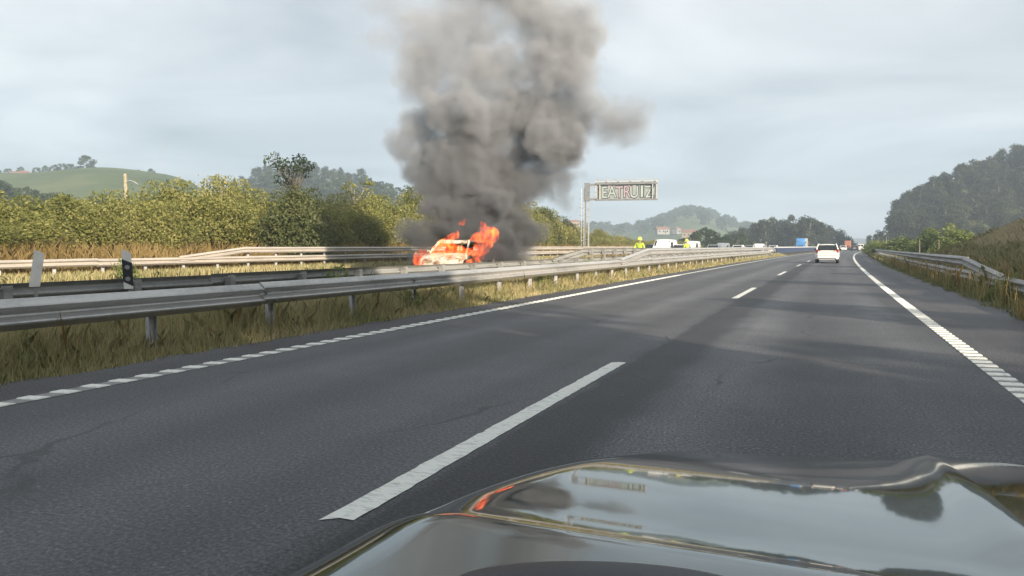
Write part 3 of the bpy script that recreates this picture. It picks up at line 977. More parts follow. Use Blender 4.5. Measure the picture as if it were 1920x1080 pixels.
# leafy weeds in the median
weed_m = bush_mesh('leaves', .75, .75, .62, 8, 260, .085, M_BRIGHT, .3)
weed_s = twig_mesh('stems', .75, .45, 8, mat('weed stem', (.12, .14, .05), .8))
for x, y, s, lab in ((-9.7, 10.9, .95, 'leafy green weed growing behind the near guardrail right of the pale striped marker post'), (-10.0, 13.7, 1.35, 'tall leafy weed between the two median guardrails left of the burning car'), (-7.5, 12.6, .8, 'green weed under the near guardrail'), (-7.7, 20.3, .9, 'green weed in the median grass right of the burning car'), (-9.2, 29.5, 1.2, 'green weed clump where the median guardrail doubles'), (-23.6, 19.5, 1.3, 'green weed in front of the far guardrail above the marker post'), (4.1, 24.0, 1.3, 'green weed in front of the right guardrail ramp'), (4.2, 30.0, 1.2, 'green weed growing through the right guardrail'), (3.9, 20.5, 1.1, 'green weed at the low end of the right guardrail ramp')):
    o = empty('weed', (x + bend(y), y, float(ground_z(x, y)) - .02), random.uniform(0, 6))
    o.scale = (s, s, s)
    link('leaves', weed_m, o); link('stems', weed_s, o)
    tag(o, lab, 'weed')

# ------------------------------------------------------------------ guardrails
WSEC = [(0.0, .157), (.012, .155), (.080, .094), (.085, .078), (.080, .064), (.008, .016), (.004, 0.0), (.008, -.016), (.080, -.064), (.085, -.078), (.080, -.094), (.012, -.153), (0.0, -.157)]


def beam_mesh(length, side, m, t=.004):
    """a W profile beam along +Y facing side*X, with real thickness"""
    v = []
    for yy in (0.0, length):
        for n_, z in WSEC: v.append((side * n_, yy, z))
        for n_, z in WSEC[::-1]: v.append((side * (n_ - t * 1.4), yy, z * .985))
    k = 2 * len(WSEC)
    f = [(i, (i + 1) % k, k + (i + 1) % k, k + i) for i in range(k)]
    f += [tuple(range(k)), tuple(range(2 * k - 1, k - 1, -1))]
    b = MB(); b.add(v, f)
    return b.mesh('beam', m)


def post_mesh(h, m):
    b = MB()
    b.box((0, 0, h / 2), (.008, .12, h)); b.box((.026, .056, h / 2), (.05, .008, h)); b.box((.026, -.056, h / 2), (.05, .008, h))
    return b.mesh('post', m)


def spacer_mesh(side, m):
    b = MB()
    b.box((side * .06, 0, 0), (.12, .11, .16)); b.box((side * .055, 0, .095), (.15, .16, .012)); b.box((side * .055, 0, -.095), (.15, .16, .012))
    return b.mesh('spacer', m)


def bolt_mesh(side):
    b = MB(); b.tube([(0, 0, 0), (side * .016, 0, 0)], .017, 8)
    return b.mesh('bolt', M_STEEL_D)


def guardrail(x0, y0, y1, side, top, upper, ramp, label, m, mpost, zg=0.0, step=2.05, spacer=True, end_dip=True):
    """x0 is the beam's road face; side +1 faces +X. upper: extra height of the second beam, which climbs over the Y range ramp"""
    g = empty('guardrail', (0, 0, 0))
    tag(g, label, 'guardrail', 'guardrails along the motorway')
    L = 4.1
    zb = top - .155
    bm_ = beam_mesh(L + .02, side, m)
    pm = {}
    sm_, bo = spacer_mesh(side, mpost), bolt_mesh(side)
    xb = lambda yy: x0 - side * .083 + bend(yy)

    def place(za, zb2, ya, yb, nudge):
        xa, xc = xb(ya), xb(yb)
        ln = math.sqrt((yb - ya) ** 2 + (xc - xa) ** 2 + (zb2 - za) ** 2)
        o = link('beam', bm_, g, (xa + nudge, ya, za))
        o.rotation_mode = 'XYZ'
        o.rotation_euler = (math.asin((zb2 - za) / ln), 0, -math.atan2(xc - xa, yb - ya))
        o.scale = (1, ln / L, 1)

    y = y0; i = 0
    while y < y1 - .1:
        nudge = side * (.003 if i % 2 else 0.0)
        last = end_dip and y + L >= y1 - .1
        place(zb + random.uniform(-.012, .012), zb - (.35 if last else 0) + random.uniform(-.012, .012), y, y + L, nudge)
        link('bolt', bo, g, (xb(y + .12) + side * .014, y + .12, zb)); link('bolt', bo, g, (xb(y + .24) + side * .081, y + .24, zb - .085))
        y += L; i += 1
    if upper:
        ra, rb = ramp
        zu = zb + upper
        place(zb + .05, zu, ra, rb, -side * .006)
        y = rb; i = 0
        while y < y1 - .1:
            last = end_dip and y + L >= y1 - .1
            place(zu, zu - (.3 if last else 0), y, y + L, side * (.003 if i % 2 else 0))
            y += L; i += 1
    y = y0 + .35; i = 0
    while y < y1:
        up = upper and y > ramp[0] + (ramp[1] - ramp[0]) * .85
        h = round((top + (upper if up else 0) - .02) - zg, 2)
        if h not in pm: pm[h] = post_mesh(h, mpost)
        dx = -side * (.16 if spacer else .05)
        link('post', pm[h], g, (xb(y) + dx, y, zg), (0, 0, math.pi * (side < 0) + random.uniform(-.03, .03)))
        if spacer:
            link('spacer', sm_, g, (xb(y) - side * .13, y, zb))
            if up: link('spacer', sm_, g, (xb(y) - side * .13, y, zb + upper))
        y += step; i += 1
    return g


guardrail(-7.22, -4.1, 94.3, +1, .74, .42, (27.7, 32.2), 'grey steel guardrail nearest the road on the median, single near the camera and doubled beyond', M_STEEL, M_POST, -.05)
guardrail(-10.35, -2.0, 96.4, -1, .74, .42, (28.4, 32.4), 'steel guardrail seen from behind on the far side of the median, facing the opposite carriageway', M_STEEL_D, M_STEEL_D, -.05)
guardrail(-26.9, 4.6, 131.7, +1, .76, .46, (25.1, 29.2), 'pale guardrail in front of the hedge, doubled behind the burning car', M_STEEL_L, M_POST, -.08, 2.05, True)
guardrail(3.95, 5.2, 120, -1, .50, .43, (27.9 - 6.2, 27.9), 'weathered guardrail along the right verge with a sloping ramp to its upper beam', M_STEEL_D, M_STEEL_D, -.22, 2.05)

# ------------------------------------------------------------------ marker posts
M_MARK = mat('marker post white', (.80, .78, .73), .6, var=.12, vscale=9)
M_MARKD = mat('marker post black', (.025, .027, .03), .55)
M_REFL = mat('reflector', (.45, .46, .47), .2, metal=.5)


def marker(x, y, lean, rz, label, banded, zb0=.74):
    o = empty('marker_post', (x, y, 0), rz)
    tag(o, label, 'marker post')
    b = MB()
    w = .050
    zt = 1.22
    prof = [(-w, 0), (w, 0), (w, zt - .05), (-w, zt)]
    prof = [(a, max(c, zb0)) for a, c in prof]
    v = [(px + lean * pz, -.022, pz) for px, pz in prof] + [(px * .85 + lean * pz, .03, pz - .006) for px, pz in prof]
    b.add(v, [(0, 1, 2, 3), (7, 6, 5, 4), (0, 4, 5, 1), (1, 5, 6, 2), (2, 6, 7, 3), (3, 7, 4, 0)])
    b.obj('body', M_MARK, o)
    if zb0 > .1:
        b = MB(); b.tube([(lean * zb0, .012, zb0 + .05), (lean * zb0 + .02, .03, .60), (lean * zb0 + .05, .05, .52)], .018, 6); b.obj('bracket', M_STEEL_D, o)
    if banded:
        b = MB()
        z0, z1 = .80, 1.10
        pr = [(-w - .004, z0 + .03), (w + .004, z0 - .03), (w + .004, z1 - .05), (-w - .004, z1)]
        b.add([(px + lean * pz, -.027, pz) for px, pz in pr] + [(px + lean * pz, .034, pz) for px, pz in pr], [(0, 1, 2, 3), (7, 6, 5, 4), (0, 4, 5, 1), (1, 5, 6, 2), (2, 6, 7, 3), (3, 7, 4, 0)])
        b.obj('black_band', M_MARKD, o)
        for zz in (1.0, .86):
            b = MB(); b.tube([(lean * zz, -.027, zz), (lean * zz, -.034, zz)], .028, 14)
            b.obj('reflector', M_REFL, o)
    return o


d = 7.85; x, y = at(46, d)
marker(x - .07, y, .15, YAW + .5, 'leaning plain pale marker post behind the near guardrail at the left edge', False, .82)
d = 8.95; x, y = at(244, d)
marker(x, y, -.03, YAW + .42, 'pale marker post with a black band and two round reflectors behind the near guardrail', True)
x, y = at(1043, 96)
marker(x, y, 0, YAW, 'small pale marker post above the far guardrail left of the sign gantry', False, 0.0).scale = (2, 2, 1.9)
for k, (u, d, h) in enumerate(((1722, 62, 1.9), (1758, 60, 1.5), (1660, 90, 2.8))):
    x, y = at(u, d)
    o = empty('stake', (x, y, float(ground_z(x, y)) - .1))
    b = MB(); b.tube([(0, 0, 0), (.05, .02, h * .5), (.03, .03, h)], [.045, .04, .028], 6); b.obj('shaft', M_PALEBARK, o)
    b = MB(); b.tube([(.03, .03, h), (.035, .03, h + .06)], [.03, .01], 6); b.obj('tip', M_PALEBARK, o)
    tag(o, ['pale thin stake in the grass behind the right guardrail', 'short thin stake right of the light green bush', 'tall thin bare pole among the light green bushes at the bend'][k], 'stake')

# ------------------------------------------------------------------ overhead sign gantry (seen from behind)
M_GSTEEL = steel_mat('gantry zinc', (.26, .27, .28), (.42, .44, .45), .4, .5)
M_GDARK = steel_mat('gantry dark zinc', (.12, .125, .13), (.21, .215, .22), .3, .6)
M_PANEL = mat('sign back panel', (.24, .27, .265), .6, var=.28, vscale=1.6)
GD = 95.0
gxp, gyp = at(1100, GD)
gan = empty('sign_gantry', (gxp, gyp, 0), YAW * .45)
tag(gan, 'cantilever sign gantry seen from behind with graffiti letters on its grey panel', 'sign gantry')
px = lambda u: (u - 1100) / FPX * GD / math.cos(YAW * .1)
PZ = lambda v: zrow(v, GD)
for dx in (-.22, .22):
    b = MB(); b.bar((dx, 0, -.3), (dx, 0, PZ(345)), .17, .22); b.obj('column', M_GDARK if dx < 0 else M_GSTEEL, gan)
for k in range(7):
    b = MB(); b.box((0, 0, 1.2 + .95 * k), (.28, .1, .07)); b.obj('tie_plate', M_GSTEEL, gan)
b = MB(); b.box((0, 0, (PZ(345) + PZ(377)) / 2), (.66, .42, PZ(345) - PZ(377) + .1)); b.obj('column_head', M_GDARK, gan)
b = MB(); b.box((0, 0, .1), (1.0, 1.0, .5)); b.obj('footing', mat('concrete', (.32, .31, .29), .9, var=.15), gan)
x0, x1 = px(1114.5), px(1229)
for vv, nm, m in ((347.5, 'upper_arm', M_GDARK), (374.5, 'lower_arm', M_GDARK)):
    b = MB(); b.bar((0, 0, PZ(vv)), (x0 + .25, 0, PZ(vv)), .26, .24); b.obj(nm, m, gan)
zt_, zb_ = PZ(346.5), PZ(376)
PW = x1 - x0
b = MB(); b.box(((x0 + x1) / 2, .35, (zt_ + zb_) / 2), (PW - .5, .5, zt_ - zb_ - .1)); pan = b.obj('back_panel', M_PANEL, gan)
for zz, nm in ((zt_, 'top_chord'), (zb_, 'bottom_chord')):
    b = MB(); b.bar((x0, -.02, zz), (x1, -.02, zz), .22, .20); b.obj(nm, M_GDARK, gan)
for k in range(6):
    xx = x0 + .12 + (PW - .24) * k / 5
    b = MB(); b.bar((xx, -.1, zt_ + .1), (xx, -.1, PZ(338.5)), .09, .09); b.obj('railing_post', M_STEEL_L, gan)
for zz in (PZ(338.5), PZ(342)):
    b = MB(); b.bar((x0, -.1, zz), (x1 + .1, -.1, zz), .06, .07); b.obj('railing_bar', M_GSTEEL, gan)
b = MB(); b.box(((x0 + x1) / 2, .18, PZ(343.5)), (PW, .05, .34)); b.obj('walkway_plate', mat('pale aluminium', (.62, .65, .66), .45, metal=.2, var=.1), gan)
for xx in (x0 + .12, x0 + .62, x1 - .62, x1 - .1):
    b = MB(); b.bar((xx, -.06, zb_), (xx, -.06, zt_), .12, .12); b.obj('side_frame', M_STEEL_L, gan)
for k in range(3):
    zz = zb_ + (zt_ - zb_) * (k + .6) / 3.2
    b = MB(); b.bar((.3, .02, zz), (x0 + .6, .02, zz), .05, .06); b.obj('arm_brace', M_GSTEEL, gan)
# ladder with safety hoops at the left of the column
for dx in (-.72, -.38):
    b = MB(); b.tube([(dx, -.1, .8), (dx, -.1, PZ(354))], .035, 6); b.obj('ladder_rail', M_GSTEEL, gan)
for k in range(16):
    zz = 1.0 + .46 * k
    b = MB(); b.tube([(-.72, -.1, zz), (-.38, -.1, zz)], .02, 5); b.obj('ladder_rung', M_GSTEEL, gan)
for k in range(6):
    zz = 2.0 + 1.05 * k
    b = MB(); b.tube([(-.38, -.1, zz), (-.42, -.6, zz), (-.62, -.78, zz), (-.95, -.6, zz), (-.98, -.2, zz), (-.72, -.1, zz)], .022, 5); b.obj('safety_hoop', M_GSTEEL, gan)
# graffiti, flat paint on the panel
M_GRF = mat('pale green graffiti', (.34, .39, .36), .6, var=.18, vscale=2.5)
M_GRFP = mat('pink graffiti', (.36, .27, .31), .6, var=.15, vscale=2.5)
M_GRO = mat('graffiti outline', (.05, .06, .07), .6)
ltrs = 'EATRUIZ'
cw = (PW - 1.3) / len(ltrs)
for i, ch in enumerate(ltrs):
    for lay, (m, off, dy) in enumerate(((M_GRO, .11, .006), (M_GRFP if ch in 'TR' else M_GRF, -.0, .012))):
        cu = bpy.data.curves.new('graffiti_letter', 'FONT')
        cu.body = ch; cu.size = 2.05; cu.offset = off; cu.extrude = .001; cu.align_x = 'CENTER'
        cu.materials.append(m)
        fo = bpy.data.objects.new('lettering', cu)
        me = bpy.data.meshes.new_from_object(fo)
        bpy.data.objects.remove(fo)
        o = link('graffiti_letter', me, gan, (x0 + .75 + cw * (i + .5), .1 - dy, zb_ + .26 + .06 * (i % 2)), (R_(90), 0, 0))
        o.scale = (cw / 1.18 if ch not in 'I' else cw / .7, 1.02, 1)
        o.rotation_euler = (R_(90), random.uniform(-.04, .04), 0)
for a, w_, hgt in ((.17, .9, .25), (.33, 1.2, .22), (.5, .8, .25)):
    b = MB(); xx = x0 + .5 + a * PW; b.box((xx, .097, zt_ - .38), (w_, .004, hgt)); b.obj('graffiti_patch', M_GRFP, gan)

# ------------------------------------------------------------------ vehicles
def loft(stations, sect, m, name, parent, cap=True, sm=True):
    """stations: (y, hw, zb, zt); sect(hw, zb, zt) -> half section from bottom centre to top centre"""
    b = MB(); rings = []
    for st in stations:
        h = sect(*st[1:])
        ring = [(x, st[0], z) for x, z in h] + [(-x, st[0], z) for x, z in h[::-1][1:-1]]
        rings.append(ring)
    k = len(rings[0])
    v = [p for r in rings for p in r]
    f = [(i * k + j, i * k + (j + 1) % k, (i + 1) * k + (j + 1) % k, (i + 1) * k + j) for i in range(len(rings) - 1) for j in range(k)]
    if cap: f += [tuple(range(k)), tuple(range(len(rings) * k - 1, (len(rings) - 1) * k - 1, -1))]
    b.add(v, f)
    me = b.mesh(name, m, sm)
    if sm:
        try: me.set_sharp_from_angle(angle=R_(38))
        except Exception: pass
    return link(name, me, parent)


def body_sect(hw, zb, zt):
    h = zt - zb
    return [(0, zb), (hw * .82, zb), (hw * .95, zb + h * .06), (hw * 1.0, zb + h * .30), (hw * .995, zb + h * .62), (hw * .955, zb + h * .86), (hw * .87, zb + h * .97), (hw * .6, zb + h * 1.0), (0, zb + h * 1.01)]


def wheel(parent, x, y, r, w):
    pr = [(r * .62, -w * .5), (r * .9, -w * .5), (r * .98, -w * .38), (r, 0), (r * .98, w * .38), (r * .9, w * .5), (r * .62, w * .5)]
    n = 20
    v = [(xx, rr * math.cos(2 * math.pi * j / n), rr * math.sin(2 * math.pi * j / n)) for j in range(n) for rr, xx in pr]
    k = len(pr)
    f = [(j * k + i, j * k + i + 1, ((j + 1) % n) * k + i + 1, ((j + 1) % n) * k + i) for j in range(n) for i in range(k - 1)]
    b = MB(); b.add(v, f)
    t = b.obj('wheel', M_RUBBER, parent, True, loc=(x, y, r))
    s = 1 if x > 0 else -1
    b = MB(); b.tube([(-s * w * .3, 0, 0), (s * w * .35, 0, 0)], r * .63, 16)
    for q in range(5):
        a = q * 2 * math.pi / 5
        b.bar((s * w * .37, 0, 0), (s * w * .37, r * .58 * math.cos(a), r * .58 * math.sin(a)), .07, .02)
    b.obj('rim', M_RIM, t)


def pane(parent, name, pts, m=None, t=.006):
    b = MB(); b.slab(pts, t); return b.obj(name, m or M_GLASS, parent)


CARP = dict(L=2.02, hw=.86, belt=.97, top=1.46, roof_f=.35, roof_r=-1.62, ws=1.02, rw=-1.93, rhw=.60)


def make_car(name, paint, label, cat='car', group=None, L=2.02, hw=.86, belt=.97, top=1.46, roof_f=.35, roof_r=-1.62, ws=1.02, rw=-1.93, rhw=.60, burnt=False, extras=None, lowpoly=False):
    o = empty(name)
    tag(o, label, cat, group)
    hood_f = belt * .74
    ys = sorted(set([-L, -L + .03, -L + .12, -1.9, -1.64, -1.6, -1.5, -1.38, -1.25, -1.12, -1.0, -.9, -.86, -.4, .2, .86, .9, 1.0, 1.12, 1.25, 1.38, 1.5, 1.6, 1.64, L - .14, L - .04, L]))
    st = []
    for y in ys:
        zb = .26
        for cy_ in (-1.25, 1.25):
            if abs(y - cy_) < .38: zb = max(zb, .30 + math.sqrt(max(0, .38 ** 2 - (y - cy_) ** 2)))
        if y > ws: zt = belt - (belt - hood_f) * ((y - ws) / (L - ws)) ** 1.5
        else: zt = belt + .03 * min(1, (ws - y) / 2)
        if y > L - .05: zt -= .10
        if y < -L + .05: zt -= .05
        e = max(0, abs(y) - L + .55) / .55
        w = hw * (1 - .20 * e ** 2.2 - (.04 if abs(y) > L - .05 else 0))
        st.append((y, w, zb, zt))
    loft(st, body_sect, paint, 'body', o)
    b = MB(); b.box((0, 0, .42), (hw * 1.45, L * 1.8, .30)); b.obj('underbody', M_DARK, o)
    bw = hw * .89
    A, B_, C_, D_ = (bw, ws, belt - .01), (rhw, roof_f, top - .03), (rhw, roof_r, top - .02), (bw * .97, rw, belt + .03)
    # roof
    nx, ny = 9, 8
    X, Y = np.meshgrid(np.linspace(-1, 1, nx), np.linspace(0, 1, ny))
    yy = roof_r - .05 + (roof_f - roof_r + .10) * Y
    Z = top - .05 * np.abs(X) ** 2.6 - .05 * (2 * Y - 1) ** 2
    rf = grid_mesh('roof', X * (rhw + .035), yy, Z, paint)
    ro = link('roof', rf, o)
    sd = ro.modifiers.new('thickness', 'SOLIDIFY'); sd.thickness = .035; sd.offset = -1
    for s in (-1, 1):
        q = lambda p: (p[0] * s, p[1], p[2])
        bx = lambda f: (A[0] * s, D_[1] + (A[1] - D_[1]) * f, belt + .02)
        tx = lambda f: (rhw * s, roof_r + (roof_f - roof_r) * f, top - .03)
        for a_, c_, w_ in ((q(A), q(B_), .075), (q(D_), q(C_), .13), (bx(.52), tx(.45), .09)):
            b = MB(); b.bar(a_, c_, .06, w_); b.obj('pillar', paint, o)
        b = MB(); b.bar(q(B_), q(C_), .06, .07); b.obj('roof_rail', paint, o)
        b = MB(); b.box((s * (hw + .045), ws - .22, belt + .05), (.15, .09, .12)); b.obj('mirror', M_DARK if not burnt else paint, o, bevel=.02)
        if not burnt:
            o1 = .012 * s
            pane(o, 'side_window', [(A[0] * s * .985, A[1] - .10, belt + .02), (rhw * s * 1.0, roof_f - .06, top - .075), (tx(.47)[0], tx(.47)[1], top - .075), (bx(.54)[0] * .985, bx(.54)[1], belt + .02)])
            pane(o, 'side_window', [(bx(.50)[0] * .985, bx(.50)[1], belt + .02), (tx(.43)[0], tx(.43)[1], top - .075), (C_[0] * s, C_[1] + .1, top - .08), (D_[0] * s * .985, D_[1] + .16, belt + .05)])
        for yw in (-1.25, 1.25): wheel(o, s * (hw - .12), yw, .315, .20)
        # lamps
        b = MB(); zl = hood_f - .06
        b.add([(s * hw * .93, L - .17, zl), (s * hw * .50, L + .005, zl - .02), (s * hw * .52, L - .005, zl + .10), (s * hw * .92, L - .30, zl + .16),
               (s * hw * .85, L - .25, zl), (s * hw * .50, L - .12, zl - .02), (s * hw * .52, L - .12, zl + .09), (s * hw * .85, L - .36, zl + .15)],
              [(0, 1, 2, 3), (4, 7, 6, 5), (0, 4, 5, 1), (1, 5, 6, 2), (2, 6, 7, 3), (3, 7, 4, 0)])
        if not burnt: b.obj('headlamp', M_LAMP, o)
        b = MB(); zl = belt - .14
        b.add([(s * hw * .97, -L + .10, zl - .05), (s * hw * .52, -L - .012, zl - .02), (s * hw * .58, -L - .012, zl + .10), (s * hw * .93, -L + .08, zl + .20),
               (s * hw * .85, -L + .22, zl - .05), (s * hw * .52, -L + .10, zl - .02), (s * hw * .58, -L + .10, zl + .09), (s * hw * .85, -L + .22, zl + .20)],
              [(0, 1, 2, 3), (4, 7, 6, 5), (0, 4, 5, 1), (1, 5, 6, 2), (2, 6, 7, 3), (3, 7, 4, 0)])
        b.obj('tail_lamp', M_RED if not burnt else M_DARK, o)
    if not burnt:
        pane(o, 'windscreen', [(-A[0] * .93, ws - .02, belt + .01), (A[0] * .93, ws - .02, belt + .01), (rhw * .93, roof_f, top - .05), (-rhw * .93, roof_f, top - .05)])
        b = MB()
        rwn = [(-bw * .50, rw - .035, belt + .0), (-bw * .90, rw + .09, belt + .16), (-rhw * .98, roof_r - .03, top - .085), (rhw * .98, roof_r - .03, top - .085), (bw * .90, rw + .09, belt + .16), (bw * .50, rw - .035, belt + .0)]
        b.slab(rwn[::-1], .012); b.obj('rear_window', M_GLASS, o)
        b = MB(); b.box((0, -L - .012, belt - .16), (.56, .02, .12)); b.obj('number_plate', M_PLATE, o)
        b = MB(); b.box((0, L - .0, hood_f - .28), (.52, .03, .11)); b.obj('number_plate', M_PLATE, o)
        b = MB(); b.box((0, L - .015, hood_f - .12), (.8, .03, .09)); b.obj('grille', M_DARK, o)
        b = MB(); b.box((0, -L + .05, .33), (hw * 1.55, .12, .12)); b.obj('lower_bumper', M_DARK, o, bevel=.03)
        b = MB(); b.box((0, -L + .015, .62), (hw * 1.66, .09, .10)); b.obj('rear_bumper', paint, o, bevel=.035)
        b = MB(); b.tube([(0, roof_r - .06, top - .02), (0, roof_r - .22, top + .13)], [.012, .006], 5); b.obj('aerial', M_DARK, o)
        b = MB(); b.bar((0, rw - .05, belt + .03), (.34, rw + .02, belt + .12), .02, .02); b.obj('rear_wiper', M_DARK, o)
        b = MB(); b.box((0, rw + .06, belt + .0), (bw * 1.4, .24, .06)); b.obj('parcel_shelf', M_DARK, o)
    return o


def make_van(name, paint, label, cat='van', group=None, L=2.35, hw=.94, H=1.95, stripe=None):
    o = empty(name)
    tag(o, label, cat, group)
    ys = sorted(set([-L, -L + .05, -1.7, -1.6, -1.5, -1.35, -1.2, -1.1, -1.0, .9, 1.05, 1.1, 1.3, 1.45, 1.6, 1.7, 1.8, L - .12, L - .03, L]))
    st = []
    for y in ys:
        zb = .30
        for cy_ in (-1.35, 1.4):
            if abs(y - cy_) < .38: zb = max(zb, .30 + math.sqrt(max(0, .38 ** 2 - (y - cy_) ** 2)))
        zt = 1.12 - .30 * max(0, (y - 1.35) / (L - 1.35)) ** 1.6
        st.append((y, hw * (1 - .14 * max(0, (abs(y) - L + .4) / .4) ** 2), zb, zt))
    loft(st, body_sect, paint, 'body', o)
    up = [(-L + .02, hw * .93, 1.06, H - .06), (-L + .12, hw * .96, 1.06, H), (.45, hw * .96, 1.06, H), (.62, hw * .95, 1.06, H - .05), (1.42, hw * .92, 1.06, 1.12)]
    sect = lambda w, zb, zt: [(0, zb), (w, zb), (w * (1 - .10 * (zt - zb) / .9), zb + (zt - zb) * .72), (w * (1 - .2 * (zt - zb) / .9), zb + (zt - zb) * .95), (w * .6, zt), (0, zt + .02)]
    loft(up, sect, paint, 'upper_body', o)
    b = MB(); b.slab([(-hw * .80, 1.37, 1.155), (hw * .80, 1.37, 1.155), (hw * .74, .69, H - .12), (-hw * .74, .69, H - .12)], .012); b.obj('windscreen', M_GLASS, o)
    for s in (-1, 1):
        pts = [(s * hw * .945, 1.12, 1.16), (s * hw * .885, .62, H - .28), (s * hw * .885, -.15, H - .28), (s * hw * .955, -.15, 1.14)]
        b = MB(); b.slab(pts if s < 0 else pts[::-1], .012); b.obj('side_window', M_GLASS, o)
        b = MB(); b.box((s * (hw + .09), 1.05, 1.25), (.16, .10, .24)); b.obj('mirror', M_DARK, o, bevel=.02)
        b = MB(); b.box((s * hw * .70, L - .05, .86), (.26, .10, .17)); b.obj('headlamp', M_LAMP, o, bevel=.02)
        b = MB(); b.box((s * hw * .88, -L + .0, .95), (.12, .05, .36)); b.obj('tail_lamp', M_RED, o)
        for yw in (-1.35, 1.4): wheel(o, s * (hw - .13), yw, .33, .21)
    b = MB(); b.box((0, L - .02, .46), (hw * 1.7, .14, .2)); b.obj('front_bumper', M_DARK, o, bevel=.03)
    b = MB(); b.box((0, L - .01, .70), (.9, .06, .13)); b.obj('grille', M_DARK, o)
    for s in (-.5, .5):
        b = MB(); b.box((s * hw * .82, -L + .02, 1.5), (hw * .66, .05, .5)); b.obj('rear_window', M_GLASS, o)
    if stripe:
        for s in (-1, 1):
            b = MB(); b.box((s * hw * .998, -.8, .84), (.012, 2.6, .26)); b.obj('side_stripe', stripe, o)
    return o


def make_truck(name, cab, box, label, H=3.5, Lb=6.0, hw=1.24):
    o = empty(name)
    tag(o, label, 'truck')
    b = MB(); b.box((0, 2.2, 1.15), (hw * 2, 1.9, 1.1)); b.obj('cab', cab, o, bevel=.10)
    st = [(1.35, hw * .97, 1.7, H - .1), (1.6, hw * .98, 1.7, H), (2.6, hw * .97, 1.7, H - .05), (3.0, hw * .94, 1.7, 2.85), (3.14, hw * .93, 1.7, 2.3)]
    sect = lambda w, zb, zt: [(0, zb), (w, zb), (w, zb + (zt - zb) * .85), (w * .93, zt - .03), (0, zt)]
    loft(st, sect, cab, 'cab_roof', o)
    b = MB(); b.slab([(-hw * .86, 3.13, 1.72), (hw * .86, 3.13, 1.72), (hw * .84, 3.02, 2.72), (-hw * .84, 3.02, 2.72)], .03); b.obj('windscreen', M_GLASS, o)
    b = MB(); b.box((0, 3.13, .72), (hw * 1.95, .18, .4)); b.obj('bumper', M_DARK, o, bevel=.03)
    b = MB(); b.box((0, 3.16, 1.25), (hw * 1.2, .04, .4)); b.obj('grille', M_DARK, o)
    b = MB(); b.box((0, -1.6 - (Lb - 6) / 2, 2.15), (hw * 2, Lb, H - .75)); b.obj('cargo_box', box, o, bevel=.03)
    b = MB(); b.box((0, -1.0, .70), (1.0, Lb + 1.5, .25)); b.obj('chassis', M_DARK, o)
    for s in (-1, 1):
        b = MB(); b.box((s * (hw + .14), 2.95, 2.35), (.18, .12, .55)); b.obj('mirror', M_DARK, o, bevel=.02)
        b = MB(); b.box((s * hw * .78, 3.17, .98), (.36, .05, .18)); b.obj('headlamp', M_LAMP, o)
        b = MB(); b.box((s * hw * .86, -1.62 - Lb / 2 - (Lb - 6) / 2, .85), (.3, .05, .14)); b.obj('tail_lamp', M_RED, o)
        for yw in (2.2, -2.6, -3.8): wheel(o, s * (hw - .2), yw, .48, .3)
    return o


def heading(y):
    return -math.atan(2 * CURV * max(y, 0))


def put(o, u, off, facing, z=0.0):
    x, y, d = lane_pos(u, off)
    o.location = (x, y, z)
    o.rotation_euler = (0, 0, heading(y) + (math.pi if facing < 0 else 0))
    return x, y, d


# car ahead in our lane
put(make_car('hatchback_car', M_WHITE, 'white hatchback seen from behind, nearest car ahead in the right lane', top=1.43, hw=.84), 1551, -.46, 1)
# traffic ahead
put(make_car('far_car', M_WHITE, 'small white car far ahead, right of the nearest white hatchback', group='cars far ahead'), 1580.5, -4.0, 1)
put(make_car('far_car', M_BLACKCAR, 'small dark car far ahead near the right edge line at the bend', group='cars far ahead'), 1602, -.4, 1)
put(make_van('far_van', M_WHITE, 'small white van just beyond the dark car at the bend'), 1613, -.4, 1)
put(make_truck('far_truck', M_ORANGE, M_ORANGE, 'small faded orange truck far ahead between the white and the dark car', 2.4, 3.0, .78), 1588.5, -4.0, 1)
put(make_truck('far_truck', M_WHITE, M_WHITE, 'small white truck partly behind the roof of the nearest white hatchback', 3.2, 5.0), 1568, -13.5, -1)
put(make_car('far_car', M_SILVER, 'small silver car farthest ahead at the bend', group='cars far ahead'), 1619, -.4, 1)
# queue on the opposite carriageway
put(make_van('van', M_WHITE, 'white van facing us in the opposite queue, behind the first firefighter'), 1245, -15.8, -1)
put(make_car('car', M_WHITE, 'white car low behind the guardrail, left of the second firefighter', group='cars in the opposite queue'), 1276, -14.2, -1)
put(make_van('van', M_WHITE, 'white and blue van behind the second firefighter', stripe=M_BLUE), 1295, -18.0, -1)
put(make_car('car', M_BLACKCAR, 'dark car half hidden left of the white van', group='cars in the opposite queue'), 1224, -18.6, -1)
put(make_car('car', M_SILVER, 'silver car in the opposite queue right of the white and blue van', group='cars in the opposite queue'), 1338, -14.6, -1)
put(make_van('van', M_SILVER, 'small van with a blue stripe in the middle of the opposite queue', stripe=M_NAVY, H=1.8), 1354, -18.3, -1)
put(make_car('car', M_WHITE, 'white car in the middle of the opposite queue', group='cars in the opposite queue'), 1383, -15.2, -1)
put(make_car('car', M_SILVER, 'pale car near the far end of the doubled guardrail', group='cars in the opposite queue'), 1405, -18.3, -1)
put(make_van('van', M_WHITE, 'pale van near the far end of the doubled guardrail', H=1.75), 1422, -14.8, -1)
put(make_car('car', M_WHITE, 'white car just above the end of the doubled guardrail', group='cars in the opposite queue'), 1449, -14.4, -1)
put(make_truck('truck', M_BLUE, M_WHITE, 'blue truck with a pale cargo box beyond the long dark blue barrier', 3.6), 1502, -15.5, -1)

